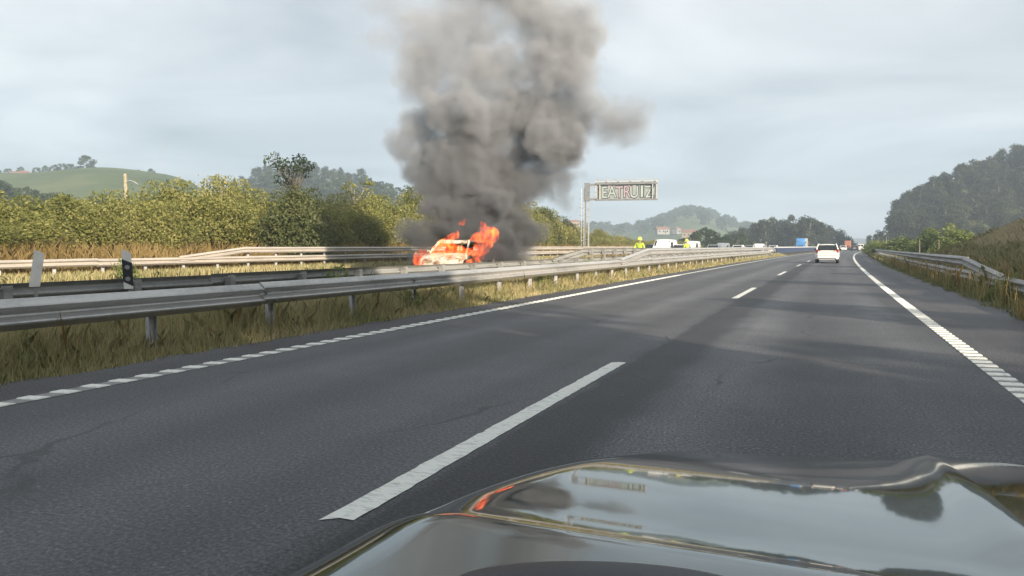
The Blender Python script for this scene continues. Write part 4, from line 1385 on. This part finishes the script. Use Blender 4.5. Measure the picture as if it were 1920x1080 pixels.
# long dark blue barrier with a pale cap on the median farther on
bar_r = empty('median_barrier')
tag(bar_r, 'long dark blue barrier with a pale top beyond the end of the doubled guardrail', 'barrier')
M_BARB = mat('dark blue barrier', (.030, .045, .10), .5, var=.2)
M_BARC = mat('pale barrier cap', (.45, .47, .49), .6, var=.1)
y = 112.0
while y < 238:
    xa, xb_ = -8.6 + bend(y), -8.6 + bend(y + 6)
    b = MB(); b.bar((xa, y, .62), (xb_, y + 5.96, .62), .42, .80); b.obj('barrier_block', M_BARB, bar_r)
    b = MB(); b.bar((xa, y, 1.11), (xb_, y + 5.96, 1.11), .50, .17); b.obj('barrier_cap', M_BARC, bar_r)
    y += 6

# ------------------------------------------------------------------ burning car
def scorch(name):
    m = bpy.data.materials.new(name); m.use_nodes = True
    nt = m.node_tree; b = nt.nodes['Principled BSDF']
    t = nd(nt, 'ShaderNodeTexCoord')
    n1 = nd(nt, 'ShaderNodeTexNoise', Scale=2.6, Detail=8.0, Roughness=0.68, Distortion=.8)
    n2 = nd(nt, 'ShaderNodeTexNoise', Scale=1.1, Detail=6.0, Roughness=0.6)
    for n in (n1, n2): nt.links.new(t.outputs['Object'], n.inputs['Vector'])
    r = ramp(nt, [(0.33, (.07, .05, .035)), (0.42, (.30, .22, .13)), (0.52, (.62, .58, .48)), (0.75, (.74, .71, .62))], n1.outputs['Fac'])
    nt.links.new(r.outputs[0], b.inputs['Base Color'])
    b.inputs['Roughness'].default_value = .75
    bp = nd(nt, 'ShaderNodeBump', Strength=.5, Distance=.04)
    nt.links.new(n2.outputs['Fac'], bp.inputs['Height']); nt.links.new(bp.outputs[0], b.inputs['Normal'])
    return m


BCX, BCY = -14.50, 28.5
M_SCORCH = scorch('scorched white paint')
burn = make_car('burning_car', M_SCORCH, 'burning pale car with scorched bonnet and fire filling its windscreen opening', burnt=True, L=2.1, hw=.96, top=1.53, rhw=.68, belt=.98)
burn.location = (BCX, BCY, 0); burn.rotation_euler = (0, 0, math.pi + .03)
b = MB(); b.box((0, .1, .72), (1.4, 2.6, .3)); b.obj('cabin_floor', mat('charred', (.02, .018, .016), .9), burn)
for sx in (-.38, .38):
    b = MB(); b.box((sx, -.15, 1.02), (.5, .16, .62)); b.obj('seat_frame', MATS['charred'], burn, bevel=.05)
b = MB(); b.bar((-.62, .37, 1.425), (.62, .37, 1.425), .10, .13); b.obj('roof_header', M_SCORCH, burn, bevel=.02)
b = MB(); b.box((0, .82, .98), (1.35, .28, .14)); b.obj('dashboard', MATS['charred'], burn, bevel=.04)
b = MB(); b.tube([(-.30, .62, 1.02), (-.30, .5, 1.12)], .02, 6); b.obj('steering_column', MATS['charred'], burn)


def hull(name, balls, voxel, m, loc, rz=0.0):
    """closed skin round a set of ellipsoids"""
    bm = bmesh.new()
    for c, r in balls:
        g = bmesh.ops.create_icosphere(bm, subdivisions=3, radius=1.0)
        mt = Matrix.Translation(c) @ Matrix.Diagonal((*r, 1))
        bmesh.ops.transform(bm, matrix=mt, verts=g['verts'])
    me = bpy.data.meshes.new(name); bm.to_mesh(me); bm.free()
    me.materials.append(m)
    o = link(name, me, None, loc, (0, 0, rz))
    md = o.modifiers.new('union', 'REMESH'); md.mode = 'VOXEL'; md.voxel_size = voxel
    return o


def flame_mat(name, strength, scale, lo=.42, hi=.66):
    m = bpy.data.materials.new(name); m.use_nodes = True
    nt = m.node_tree; nt.nodes.clear()
    out = nd(nt, 'ShaderNodeOutputMaterial')
    t = nd(nt, 'ShaderNodeTexCoord')
    mp = nd(nt, 'ShaderNodeMapping'); mp.inputs['Scale'].default_value = (1, 1, .55)
    nt.links.new(t.outputs['Object'], mp.inputs[0])
    n = nd(nt, 'ShaderNodeTexNoise', Scale=scale, Detail=4.0, Roughness=.6, Distortion=.7)
    nt.links.new(mp.outputs[0], n.inputs['Vector'])
    f = ramp(nt, [(lo, 0.0), (hi, 1.0)], n.outputs['Fac'])
    c = ramp(nt, [(.0, (.75, .045, .005)), (.6, (1.0, .085, .010)), (1.0, (1.0, .26, .040))], f.outputs[0])
    pv = nd(nt, 'ShaderNodeVolumePrincipled', Density=0.0)
    nt.links.new(c.outputs[0], pv.inputs['Emission Color'])
    nt.links.new(mathn(nt, 'MULTIPLY', f.outputs[0], strength), pv.inputs['Emission Strength'])
    nt.links.new(mathn(nt, 'MULTIPLY', f.outputs[0], 1.6), pv.inputs['Density'])
    pv.inputs['Color'].default_value = (.25, .1, .05, 1)
    nt.links.new(pv.outputs[0], out.inputs['Volume'])
    return m


M_FLAME = flame_mat('flame', 5.5, 4.4, .44, .66)
M_FLAME2 = flame_mat('thin flame', 3.0, 3.6, .44, .66)


def local(u, v, d):
    x, y = at(u, d)
    return Vector((x, y, zrow(v, d)))


def flame(name, spec, m, label, vox=.05):
    """spec: (column, row, depth, rx, ry, rz) balls"""
    base = local(*spec[0][:3])
    balls = []
    for (u, v, d, rx, ry, rz) in spec:
        p = local(u, v, d) - base
        p = Matrix.Rotation(-YAW, 3, 'Z') @ p
        balls.append((p, (rx * 1.18, ry * 1.0, rz * 1.2)))
    o = hull(name, balls, vox, m, base, YAW)
    return tag(o, label, 'fire', 'flames on the burning car')


flame('cabin_fire', [(842, 475, 29.2, .34, .35, .12), (858, 470, 29.5, .34, .35, .19), (872, 472, 29.5, .26, .35, .15), (836, 478, 29.0, .20, .3, .08), (850, 464, 29.7, .20, .25, .15), (888, 471, 29.4, .10, .3, .18)], M_FLAME, 'bright orange fire inside the windscreen opening')
flame('side_fire', [(822, 470, 29.4, .26, .3, .22), (832, 460, 29.6, .26, .3, .22), (842, 450, 29.9, .20, .25, .18), (850, 444, 30, .13, .2, .14), (857, 440, 30, .09, .15, .16), (812, 478, 29.2, .2, .25, .18)], M_FLAME, 'fire along the left front pillar of the car')
flame('roof_fire', [(908, 444, 29.2, .42, .3, .20), (920, 438, 29.2, .30, .3, .24), (907, 432, 29.2, .15, .2, .28), (905, 424, 29.2, .09, .15, .18), (894, 449, 29.2, .24, .25, .12), (926, 446, 29.2, .18, .2, .18)], M_FLAME, 'tall fire tongue above the right rear of the roof')
flame('bumper_fire', [(787, 484, 28.4, .22, .25, .30), (792, 477, 28.4, .18, .2, .20), (782, 490, 28.4, .16, .2, .16)], M_FLAME2, 'reddish fire left of the bonnet near the ground')
flame('loose_flame', [(868, 418, 31, .12, .15, .10), (873, 415, 31, .10, .12, .10), (863, 420, 31, .08, .1, .06)], M_FLAME2, 'small detached flame above the roof')
flame('flank_fire', [(902, 466, 28.2, .28, .25, .24), (893, 474, 28.0, .18, .25, .20), (914, 458, 28.2, .2, .25, .16), (892, 488, 27.2, .18, .2, .10), (880, 491, 27.2, .14, .2, .07), (900, 482, 27.6, .14, .2, .14)], M_FLAME2, 'smoky fire along the right side of the car')

# ------------------------------------------------------------------ smoke
SD = 33.5
PUFFS = [  # column, row, rx px, ry px, density, depth offset
    (872, 432, 92, 40, 1.5, 0.2), (800, 445, 34, 34, 0.75, 0.6), (955, 432, 62, 46, 1.15, 1.0), (960, 480, 40, 34, .7, 1.5),
    (885, 385, 104, 52, 1.35, .4), (860, 330, 104, 55, 1.15, .8), (955, 345, 78, 60, .95, 1.4), (800, 300, 52, 48, .75, .5),
    (905, 290, 92, 56, .80, 1.0), (1055, 272, 66, 44, 1.3, .2), (1035, 325, 58, 46, .42, .8), (985, 285, 66, 50, .65, 1.4),
    (772, 246, 64, 62, .50, 1.0), (880, 225, 112, 66, .74, .7), (1000, 205, 98, 72, .70, 1.5), (1092, 205, 74, 62, .48, .8), (1160, 215, 78, 56, .30, 1.2),
    (905, 140, 122, 76, .40, 1.2), (1040, 118, 100, 90, .58, .5), (795, 130, 72, 84, .36, 1.5), (860, 50, 118, 76, .30, 1.4),
    (1000, 30, 96, 84, .44, .8), (765, 30, 74, 66, .22, 1.4), (930, -50, 150, 80, .36, 1.2), (820, -120, 140, 80, .22, 1.8), (1010, -130, 150, 80, .26, 1.0), (1078, 60, 66, 66, .50, .8),
    (1045, 372, 44, 30, .16, 1.0), (926, 468, 32, 30, 1.9, -3.9), (948, 455, 40, 44, 1.6, -2.6), (786, 455, 36, 44, .6, -.4), (720, 60, 60, 60, .16, 1.2), (710, -20, 70, 60, .16, 1.2),
]
sbx, sby = at(900, SD)
smoke_balls = []
for (u, v, rx, ry, dn, dd) in PUFFS:
    s = SD / FPX
    smoke_balls.append((Vector(((u - 900) * s, dd, zrow(v, SD))), (rx * s, (rx + ry) * .5 * s * .85, ry * s), dn))


def smoke_mat(name, balls, gain, colr, warp1=.95, warp2=.42, sootf=.26):
    m = bpy.data.materials.new(name); m.use_nodes = True
    nt = m.node_tree; nt.nodes.clear()
    out = nd(nt, 'ShaderNodeOutputMaterial')
    t = nd(nt, 'ShaderNodeTexCoord')
    P = t.outputs['Object']
    n1 = nd(nt, 'ShaderNodeTexNoise', Scale=.42, Detail=2.0, Roughness=.5)
    nt.links.new(P, n1.inputs['Vector'])
    w1 = vmath(nt, 'SCALE', vmath(nt, 'SUBTRACT', n1.outputs['Color'], (.5, .5, .5)), scale=warp1 * 3.2)
    n2 = nd(nt, 'ShaderNodeTexNoise', Scale=1.25, Detail=3.0, Roughness=.55)
    nt.links.new(P, n2.inputs['Vector'])
    w2 = vmath(nt, 'SCALE', vmath(nt, 'SUBTRACT', n2.outputs['Color'], (.5, .5, .5)), scale=warp2 * 3.0)
    Q = vmath(nt, 'ADD', vmath(nt, 'ADD', P, w1), w2)
    tot = None
    for c, r, dn in balls:
        v = vmath(nt, 'MULTIPLY', vmath(nt, 'SUBTRACT', Q, tuple(c)), (1 / r[0], 1 / r[1], 1 / r[2]))
        d2 = vmath(nt, 'DOT_PRODUCT', v, v)
        e = mathn(nt, 'MULTIPLY_ADD', d2, -dn, dn)
        e = mathn(nt, 'MAXIMUM', e, -dn * .9 - .25)
        tot = e if tot is None else mathn(nt, 'SMOOTH_MAX', tot, e, .12)
    fb = nd(nt, 'ShaderNodeTexNoise', Scale=.85, Detail=6.0, Roughness=.6)
    nt.links.new(Q, fb.inputs['Vector'])
    er = mathn(nt, 'MULTIPLY_ADD', fb.outputs['Fac'], 4.0, -0.98)
    den = mathn(nt, 'MULTIPLY', mathn(nt, 'MAXIMUM', mathn(nt, 'SUBTRACT', tot, .05), 0.0), mathn(nt, 'MAXIMUM', er, 0.0))
    pv = nd(nt, 'ShaderNodeVolumePrincipled')
    nt.links.new(mathn(nt, 'MULTIPLY', den, gain), pv.inputs['Density'])
    sz = nd(nt, 'ShaderNodeSeparateXYZ')
    nt.links.new(Q, sz.inputs[0])
    soot = ramp(nt, [(0.0, [c * sootf for c in colr]), (1.0, colr)], mathn(nt, 'DIVIDE', sz.outputs['Z'], 9.0, clamp=True))
    nt.links.new(soot.outputs[0], pv.inputs['Color'])
    pv.inputs['Anisotropy'].default_value = .1
    nt.links.new(pv.outputs[0], out.inputs['Volume'])
    m.cycles.volume_step_rate = 0.35 if hasattr(m, 'cycles') and hasattr(m.cycles, 'volume_step_rate') else 1
    return m


M_SMOKE = smoke_mat('smoke', smoke_balls, 5.2, (.66, .68, .715))
sm = hull('smoke', [(c, tuple(q * 1.06 + .62 for q in r)) for c, r, dn in smoke_balls], .3, M_SMOKE, (sbx, sby, 0), YAW)
tag(sm, 'thick dark grey smoke column rising from the burning car', kind='stuff')
sb2 = [(Vector((0, 0, 1.05)), (.75, .6, .55), .30), (Vector((.5, .2, .75)), (.7, .6, .4), .28), (Vector((-.5, .2, 1.3)), (.5, .5, .5), .18), (Vector((-.9, .3, .8)), (.6, .5, .35), .2)]
M_STEAM = smoke_mat('steam', sb2, 2.2, (.92, .93, .94), .3, .16, 1.0)
x, y = at(988, 34)
tag(hull('steam', [(c, tuple(q * 1.05 + .25 for q in r)) for c, r, dn in sb2], .12, M_STEAM, (x, y, -.2), YAW), 'whitish steam drifting low to the right of the burning car', kind='stuff')

# ------------------------------------------------------------------ firefighters
M_HIVIS = mat('high visibility yellow', (.42, .55, .06), .7, var=.1)
M_HELM = mat('yellow helmet', (.70, .78, .10), .35, coat=.4)
M_TROUS = mat('dark trousers', (.03, .035, .045), .85)
M_SKIN = mat('skin', (.42, .26, .19), .6)
M_BAND = mat('reflective band', (.6, .62, .6), .35, metal=.3)


def skin_obj(name, pts, edges, rad, m, parent, sub=1):
    me = bpy.data.meshes.new(name)
    me.from_pydata(pts, edges, [])
    bm = bmesh.new(); bm.from_mesh(me); bm.verts.layers.skin.verify(); bm.to_mesh(me); bm.free()
    for i, r in enumerate(rad):
        me.skin_vertices[0].data[i].radius = (r, r) if not hasattr(r, '__len__') else r
    me.skin_vertices[0].data[0].use_root = True
    me.materials.append(m)
    o = link(name, me, parent)
    o.modifiers.new('skin', 'SKIN').use_smooth_shade = True
    s = o.modifiers.new('smooth', 'SUBSURF'); s.levels = s.render_levels = sub
    return o


def person(x, y, rz, label, armup=False):
    o = empty('person', (x, y, 0), rz)
    tag(o, label, 'person', 'firefighters on the opposite carriageway')
    ra = [(.34, .10, 1.15), (.30, .26, 1.02)] if not armup else [(.36, .12, 1.22), (.26, .32, 1.38)]
    P = [(0, 0, .95), (0, .01, 1.12), (0, .01, 1.34), (0, 0, 1.50), (0, .02, 1.60), (0, .03, 1.70),
         (.12, 0, .90), (.13, .03, .50), (.13, -.02, .08), (.13, .12, .04), (-.12, 0, .90), (-.13, .05, .50), (-.14, 0, .08), (-.14, .14, .04),
         (.20, 0, 1.42), ra[0], ra[1], (-.20, 0, 1.42), (-.32, .02, 1.15), (-.31, .10, .92)]
    E = [(0, 1), (1, 2), (2, 3), (3, 4), (4, 5), (0, 6), (6, 7), (7, 8), (8, 9), (0, 10), (10, 11), (11, 12), (12, 13), (2, 14), (14, 15), (15, 16), (2, 17), (17, 18), (18, 19)]
    Rr = [(.15, .11), (.14, .10), (.17, .11), .055, .085, .09, .09, .065, .045, .04, .09, .065, .045, .04, .06, .048, .036, .06, .048, .036]
    skin_obj('body', P, E, Rr, M_SKIN, o)
    J = [(0, 0, .86), (0, .01, 1.12), (0, .01, 1.34), (0, 0, 1.44), (.21, 0, 1.42), ra[0], tuple(np.array(ra[0]) * .2 + np.array(ra[1]) * .8), (-.21, 0, 1.42), (-.33, .02, 1.15), (-.315, .085, .97)]
    skin_obj('jacket', J, [(0, 1), (1, 2), (2, 3), (2, 4), (4, 5), (5, 6), (2, 7), (7, 8), (8, 9)], [(.20, .15), (.19, .14), (.21, .15), .09, .09, .072, .06, .09, .072, .06], M_HIVIS, o)
    T = [(0, 0, .93), (.12, 0, .88), (.13, .03, .50), (.13, -.02, .12), (-.12, 0, .88), (-.13, .05, .50), (-.14, 0, .12)]
    skin_obj('trousers', T, [(0, 1), (1, 2), (2, 3), (0, 4), (4, 5), (5, 6)], [.14, .115, .09, .075, .115, .09, .075], M_TROUS, o)
    b = MB()
    n = 14
    prof = [(.165, 1.66), (.15, 1.70), (.135, 1.78), (.10, 1.84), (.04, 1.87)]
    v = [(r * math.cos(2 * math.pi * j / n), .02 + r * 1.12 * math.sin(2 * math.pi * j / n), z) for r, z in prof for j in range(n)]
    f = [(i * n + j, i * n + (j + 1) % n, (i + 1) * n + (j + 1) % n, (i + 1) * n + j) for i in range(len(prof) - 1) for j in range(n)] + [tuple((len(prof) - 1) * n + j for j in range(n))]
    b.add(v, f); b.obj('helmet', M_HELM, o, True)
    b = MB(); b.box((0, .01, 1.10), (.41, .31, .05)); b.obj('reflective_band', M_BAND, o, bevel=.02)
    return o


x, y, d = lane_pos(1199, -11.5)
person(x, y, YAW + 2.6, 'firefighter in a yellow helmet and yellow jacket standing left of the white van')
x, y, d = lane_pos(1287, -11.3)
person(x, y, YAW + .6, 'firefighter in yellow standing in front of the white and blue van', True)

# ------------------------------------------------------------------ houses, mast, pole
M_ROOF = mat('red roof tiles', (.22, .105, .075), .85, var=.2)
M_WALL = mat('pale house wall', (.26, .255, .235), .85, var=.08)
M_WALL2 = mat('ochre house wall', (.28, .22, .15), .85, var=.08)


def house(x, y, z, w, dp, h, rz, wall, label):
    o = empty('house', (x, y, z), rz)
    tag(o, label, 'house')
    b = MB(); b.box((0, 0, h / 2 - .5), (w, dp, h + 1)); b.obj('wall', wall, o)
    b = MB()
    rh = dp * .28
    e = .4
    v = [(-w / 2 - e, -dp / 2 - e, h - .1), (w / 2 + e, -dp / 2 - e, h - .1), (w / 2 + e, dp / 2 + e, h - .1), (-w / 2 - e, dp / 2 + e, h - .1), (-w / 2 - e, 0, h + rh), (w / 2 + e, 0, h + rh)]
    b.add(v, [(0, 1, 5, 4), (2, 3, 4, 5), (0, 4, 3), (1, 2, 5), (0, 3, 2, 1)])
    rf = b.obj('roof', M_ROOF, o)
    b = MB(); b.box((w * .22, dp * .1, h + rh * .9), (.8, .8, 1.6)); b.obj('chimney', wall, rf)
    for fx in (-.32, 0, .32):
        for fz in ((.3, .72) if h > 5 else (.5,)):
            b = MB(); b.box((fx * w, -dp / 2 - .02, h * fz), (1.1, .08, 1.3)); b.obj('window', M_GLASS, o)
    b = MB(); b.box((w * .16, -dp / 2 - .02, 1.05), (1.1, .1, 2.1)); b.obj('door', M_DARK, o)
    return o


def house_on(u, v, d, hf, w, h, wall, label, rz=.0):
    x, y = at(u, d)
    house(x, y, zrow(v, d) - h - 1.0, w, w * .7, h, YAW + rz, wall, label)


house_on(1240, 428, 640, None, 11, 3.5, M_WALL, 'low house with a red roof on the slope left of the blue hill top', .2)
house_on(1291, 433, 560, None, 10, 4, M_WALL2, 'house with a red roof above the queue, right of the second firefighter', -.3)
house_on(1268, 427, 690, None, 7, 4, M_WALL, 'small white house in the trees of the blue hill', .8)
house_on(1076, 414, 620, None, 8, 4, M_WALL2, 'house with a red roof behind the gantry ladder', .3)
house_on(681, 350, 480, None, 12, 6, M_WALL, 'pale house with a red roof on the ridge left of the smoke', .2)
house_on(44, 326, 440, None, 11, 4, M_WALL2, 'small ochre house among trees on the left hill', -.2)
x, y = at(310, 520)
mast = empty('radio_mast', (x, y, 30)); tag(mast, 'thin faint lattice mast above the left hill', 'mast')
M_MAST = mat('mast steel', (.20, .19, .19), .6)
for k in range(3):
    a = k * 2.094
    b = MB(); b.tube([(.5 * math.cos(a), .5 * math.sin(a), 0), (.22 * math.cos(a), .22 * math.sin(a), zrow(252, 520) - 30)], .035, 4); b.obj('mast_leg', M_MAST, mast)
b = MB()
for k in range(24):
    f0, f1 = k / 24, (k + 1) / 24
    H_ = zrow(252, 520) - 30
    a0, a1 = k * 2.094, (k + 1) * 2.094
    r0, r1 = .5 - .28 * f0, .5 - .28 * f1
    b.tube([(r0 * math.cos(a0), r0 * math.sin(a0), H_ * f0), (r1 * math.cos(a1), r1 * math.sin(a1), H_ * f1)], .02, 4)
b.obj('lattice_brace', M_MAST, mast)
x, y = at(240, 46)
pole = empty('pole', (x, y, -.3)); tag(pole, 'yellowish pole end with a short metal arm sticking up above the hedge', 'pole')
b = MB(); zt = zrow(327, 46) + .3; b.tube([(0, 0, 0), (.02, 0, zt * .6), (-.03, 0, zt)], [.13, .12, .10], 8); b.obj('shaft', mat('weathered wood', (.33, .29, .20), .85, var=.25), pole)
b = MB(); b.tube([(.05, 0, zt - .55), (.35, 0, zt - .42), (.75, 0, zt - .52), (1.0, .05, zt - .68)], [.05, .04, .035, .02], 6); b.obj('arm', M_GSTEEL, pole)

# ------------------------------------------------------------------ our own car: bonnet, wing, dashboard
M_BONNET = bpy.data.materials.new('grey green car paint'); M_BONNET.use_nodes = True
nt = M_BONNET.node_tree; b_ = nt.nodes['Principled BSDF']
b_.inputs['Base Color'].default_value = (.135, .158, .162, 1)
b_.inputs['Metallic'].default_value = .92
b_.inputs['Roughness'].default_value = .05
b_.inputs['Coat Weight'].default_value = .25
b_.inputs['Coat Roughness'].default_value = .02
own = empty('car', (0.35, 0, 0))
tag(own, 'glossy grey green bonnet of the car the photo is taken from', 'car')


def ray_h(row, a=.2443):
    v = -(row - 540) / FPX
    h = math.hypot(a, math.cos(PITCH) + v * math.sin(PITCH))
    zc_ = v * math.cos(PITCH) - math.sin(PITCH)
    return h, zc_


# rows of the bonnet and the elevation its polish mirrors there give the slope along the bonnet
TGT = [(838, -8.5), (854, -6.2), (866, -4.4), (874, -2.8), (882, -1.0), (890, .6), (912, 3.1), (935, 5.3), (955, 8.0), (975, 9.5), (990, 7.0), (1004, 4.0), (1018, .8), (1026, -3.0), (1034, 6.0), (1044, 15.0), (1064, 19.0)]
RROW = np.arange(800, 1200, 1.0)
RTAN = np.array([-ray_h(r)[1] / ray_h(r)[0] for r in RROW])
prof = []
h0, z0 = ray_h(838)
Rr, zz = .45 / (-z0 / h0), .80
while Rr > .34 and len(prof) < 900:
    prof.append((Rr, zz))
    dang = math.atan2(CAMZ - zz, Rr)
    row = float(np.interp(math.tan(dang), RTAN, RROW))
    e = float(np.interp(row, [p[0] for p in TGT], [p[1] for p in TGT]))
    zz += .004 * math.tan((dang - R_(e)) / 2)
    Rr -= .004
cosk = (math.cos(PITCH) * FW[1] + .2443 * RT[1]) / math.hypot(.2443, 1.0)
py_ = np.array([p[0] * cosk for p in prof])[::-1]
pz_ = np.array([p[1] for p in prof])[::-1]
# nose beyond the visible edge
nose = [(.035, -.013), (.07, -.030), (.105, -.056), (.135, -.09), (.155, -.14), (.165, -.22), (.168, -.34)]
yn = np.concatenate([py_, [py_[-1] + a for a, c in nose]])
zn = np.concatenate([pz_, [pz_[-1] + c for a, c in nose]])
xsn = np.concatenate([np.linspace(-.63, -.36, 60), np.linspace(-.355, .12, 44), np.linspace(.125, .215, 40), np.linspace(.2151, .30, 16), np.linspace(.31, 1.22, 50)])


def bonnet_dz(X, Yq):
    r = .20
    xs_ = -.305 - .055 * smooth(1.6, .75, Yq)
    t_ = np.clip(xs_ - X, 0, r * .985)
    dz = -(r - np.sqrt(r * r - t_ * t_))
    cr = .215
    dz = dz + .016 * np.exp(-((cr - X) / .045) ** 2) * (X < cr) + np.where(X >= cr, .016 - .060 * (X - cr) * (1 - .5 * np.clip((X - cr) / .6, 0, 1)), 0)
    return dz


X, Yg = np.meshgrid(xsn, yn)
Zb = np.repeat(zn[:, None], len(xsn), 1)
# the leading edge sweeps back towards the left side
swp = .11 * np.clip((-.02 - X) / .4, 0, 1) ** 2.0 - .105 * smooth(-.15, .38, X) + .13 * smooth(.45, 1.1, X)
lead = smooth(.45, 1.0, (Yg - yn[0]) / (yn[-1] - yn[0]))
Yh = Yg - swp * lead
Zh = Zb + bonnet_dz(X, Yg)
me = grid_mesh('bonnet', X - .35, Yh, Zh, M_BONNET)
link('bonnet', me, own)
# wing below the left edge of the bonnet and the front bumper below the nose
b = MB()
vv, ff = [], []
kx = xsn[0]
for yy, z in zip(Yh[:, 0], Zh[:, 0]):
    for dx, dz in ((0, -.004), (-.03, -.05), (-.05, -.14), (-.055, -.42)):
        vv.append((kx + dx - .35, yy, z + dz))
for i in range(len(yn) - 1):
    for j in range(3):
        ff.append((i * 4 + j, i * 4 + j + 1, i * 4 + 5 + j, i * 4 + 4 + j))
b.add(vv, ff); b.obj('wing', M_BONNET, own, True)
b = MB(); b.box((0, yn[-1] - .28, .38), (1.66, .36, .24)); b.obj('bumper', M_BONNET, own, bevel=.08)
b = MB(); b.box((0, yn[-1] - .06, .62), (1.1, .03, .14)); b.obj('grille', M_DARK, own, bevel=.01)
# dark dashboard top at the lower edge
M_DASH = mat('dark dashboard', (.010, .013, .020), .5)
cx_, cyy = at(1120, .60)
vv, ff = [], []
nA, nB = 40, 10
for j in range(nB):
    ph = (j / (nB - 1)) * math.pi / 2
    for i in range(nA):
        th = 2 * math.pi * i / nA
        vv.append((.22 * math.cos(ph) * math.cos(th), .10 * math.cos(ph) * math.sin(th), .060 * math.sin(ph)))
for j in range(nB - 1):
    for i in range(nA):
        ff.append((j * nA + i, j * nA + (i + 1) % nA, (j + 1) * nA + (i + 1) % nA, (j + 1) * nA + i))
b = MB(); b.add(vv, ff)
dsh = b.obj('dashboard', M_DASH, own, True, loc=(cx_ - .35, cyy, zrow(1110, .60) - .054), rot=(0, 0, YAW * .9))

# ------------------------------------------------------------------ haze
M_HAZE = bpy.data.materials.new('haze'); M_HAZE.use_nodes = True
nt = M_HAZE.node_tree; nt.nodes.clear()
pv = nd(nt, 'ShaderNodeVolumePrincipled', Density=.00070, Anisotropy=.2)
pv.inputs['Color'].default_value = (.72, .85, 1.0, 1)
ho = nd(nt, 'ShaderNodeOutputMaterial'); nt.links.new(pv.outputs[0], ho.inputs['Volume'])
b = MB(); b.box((0, 0, 44), (5700, 5700, 100))
tag(b.obj('haze', M_HAZE), 'pale haze over the valley', kind='stuff')
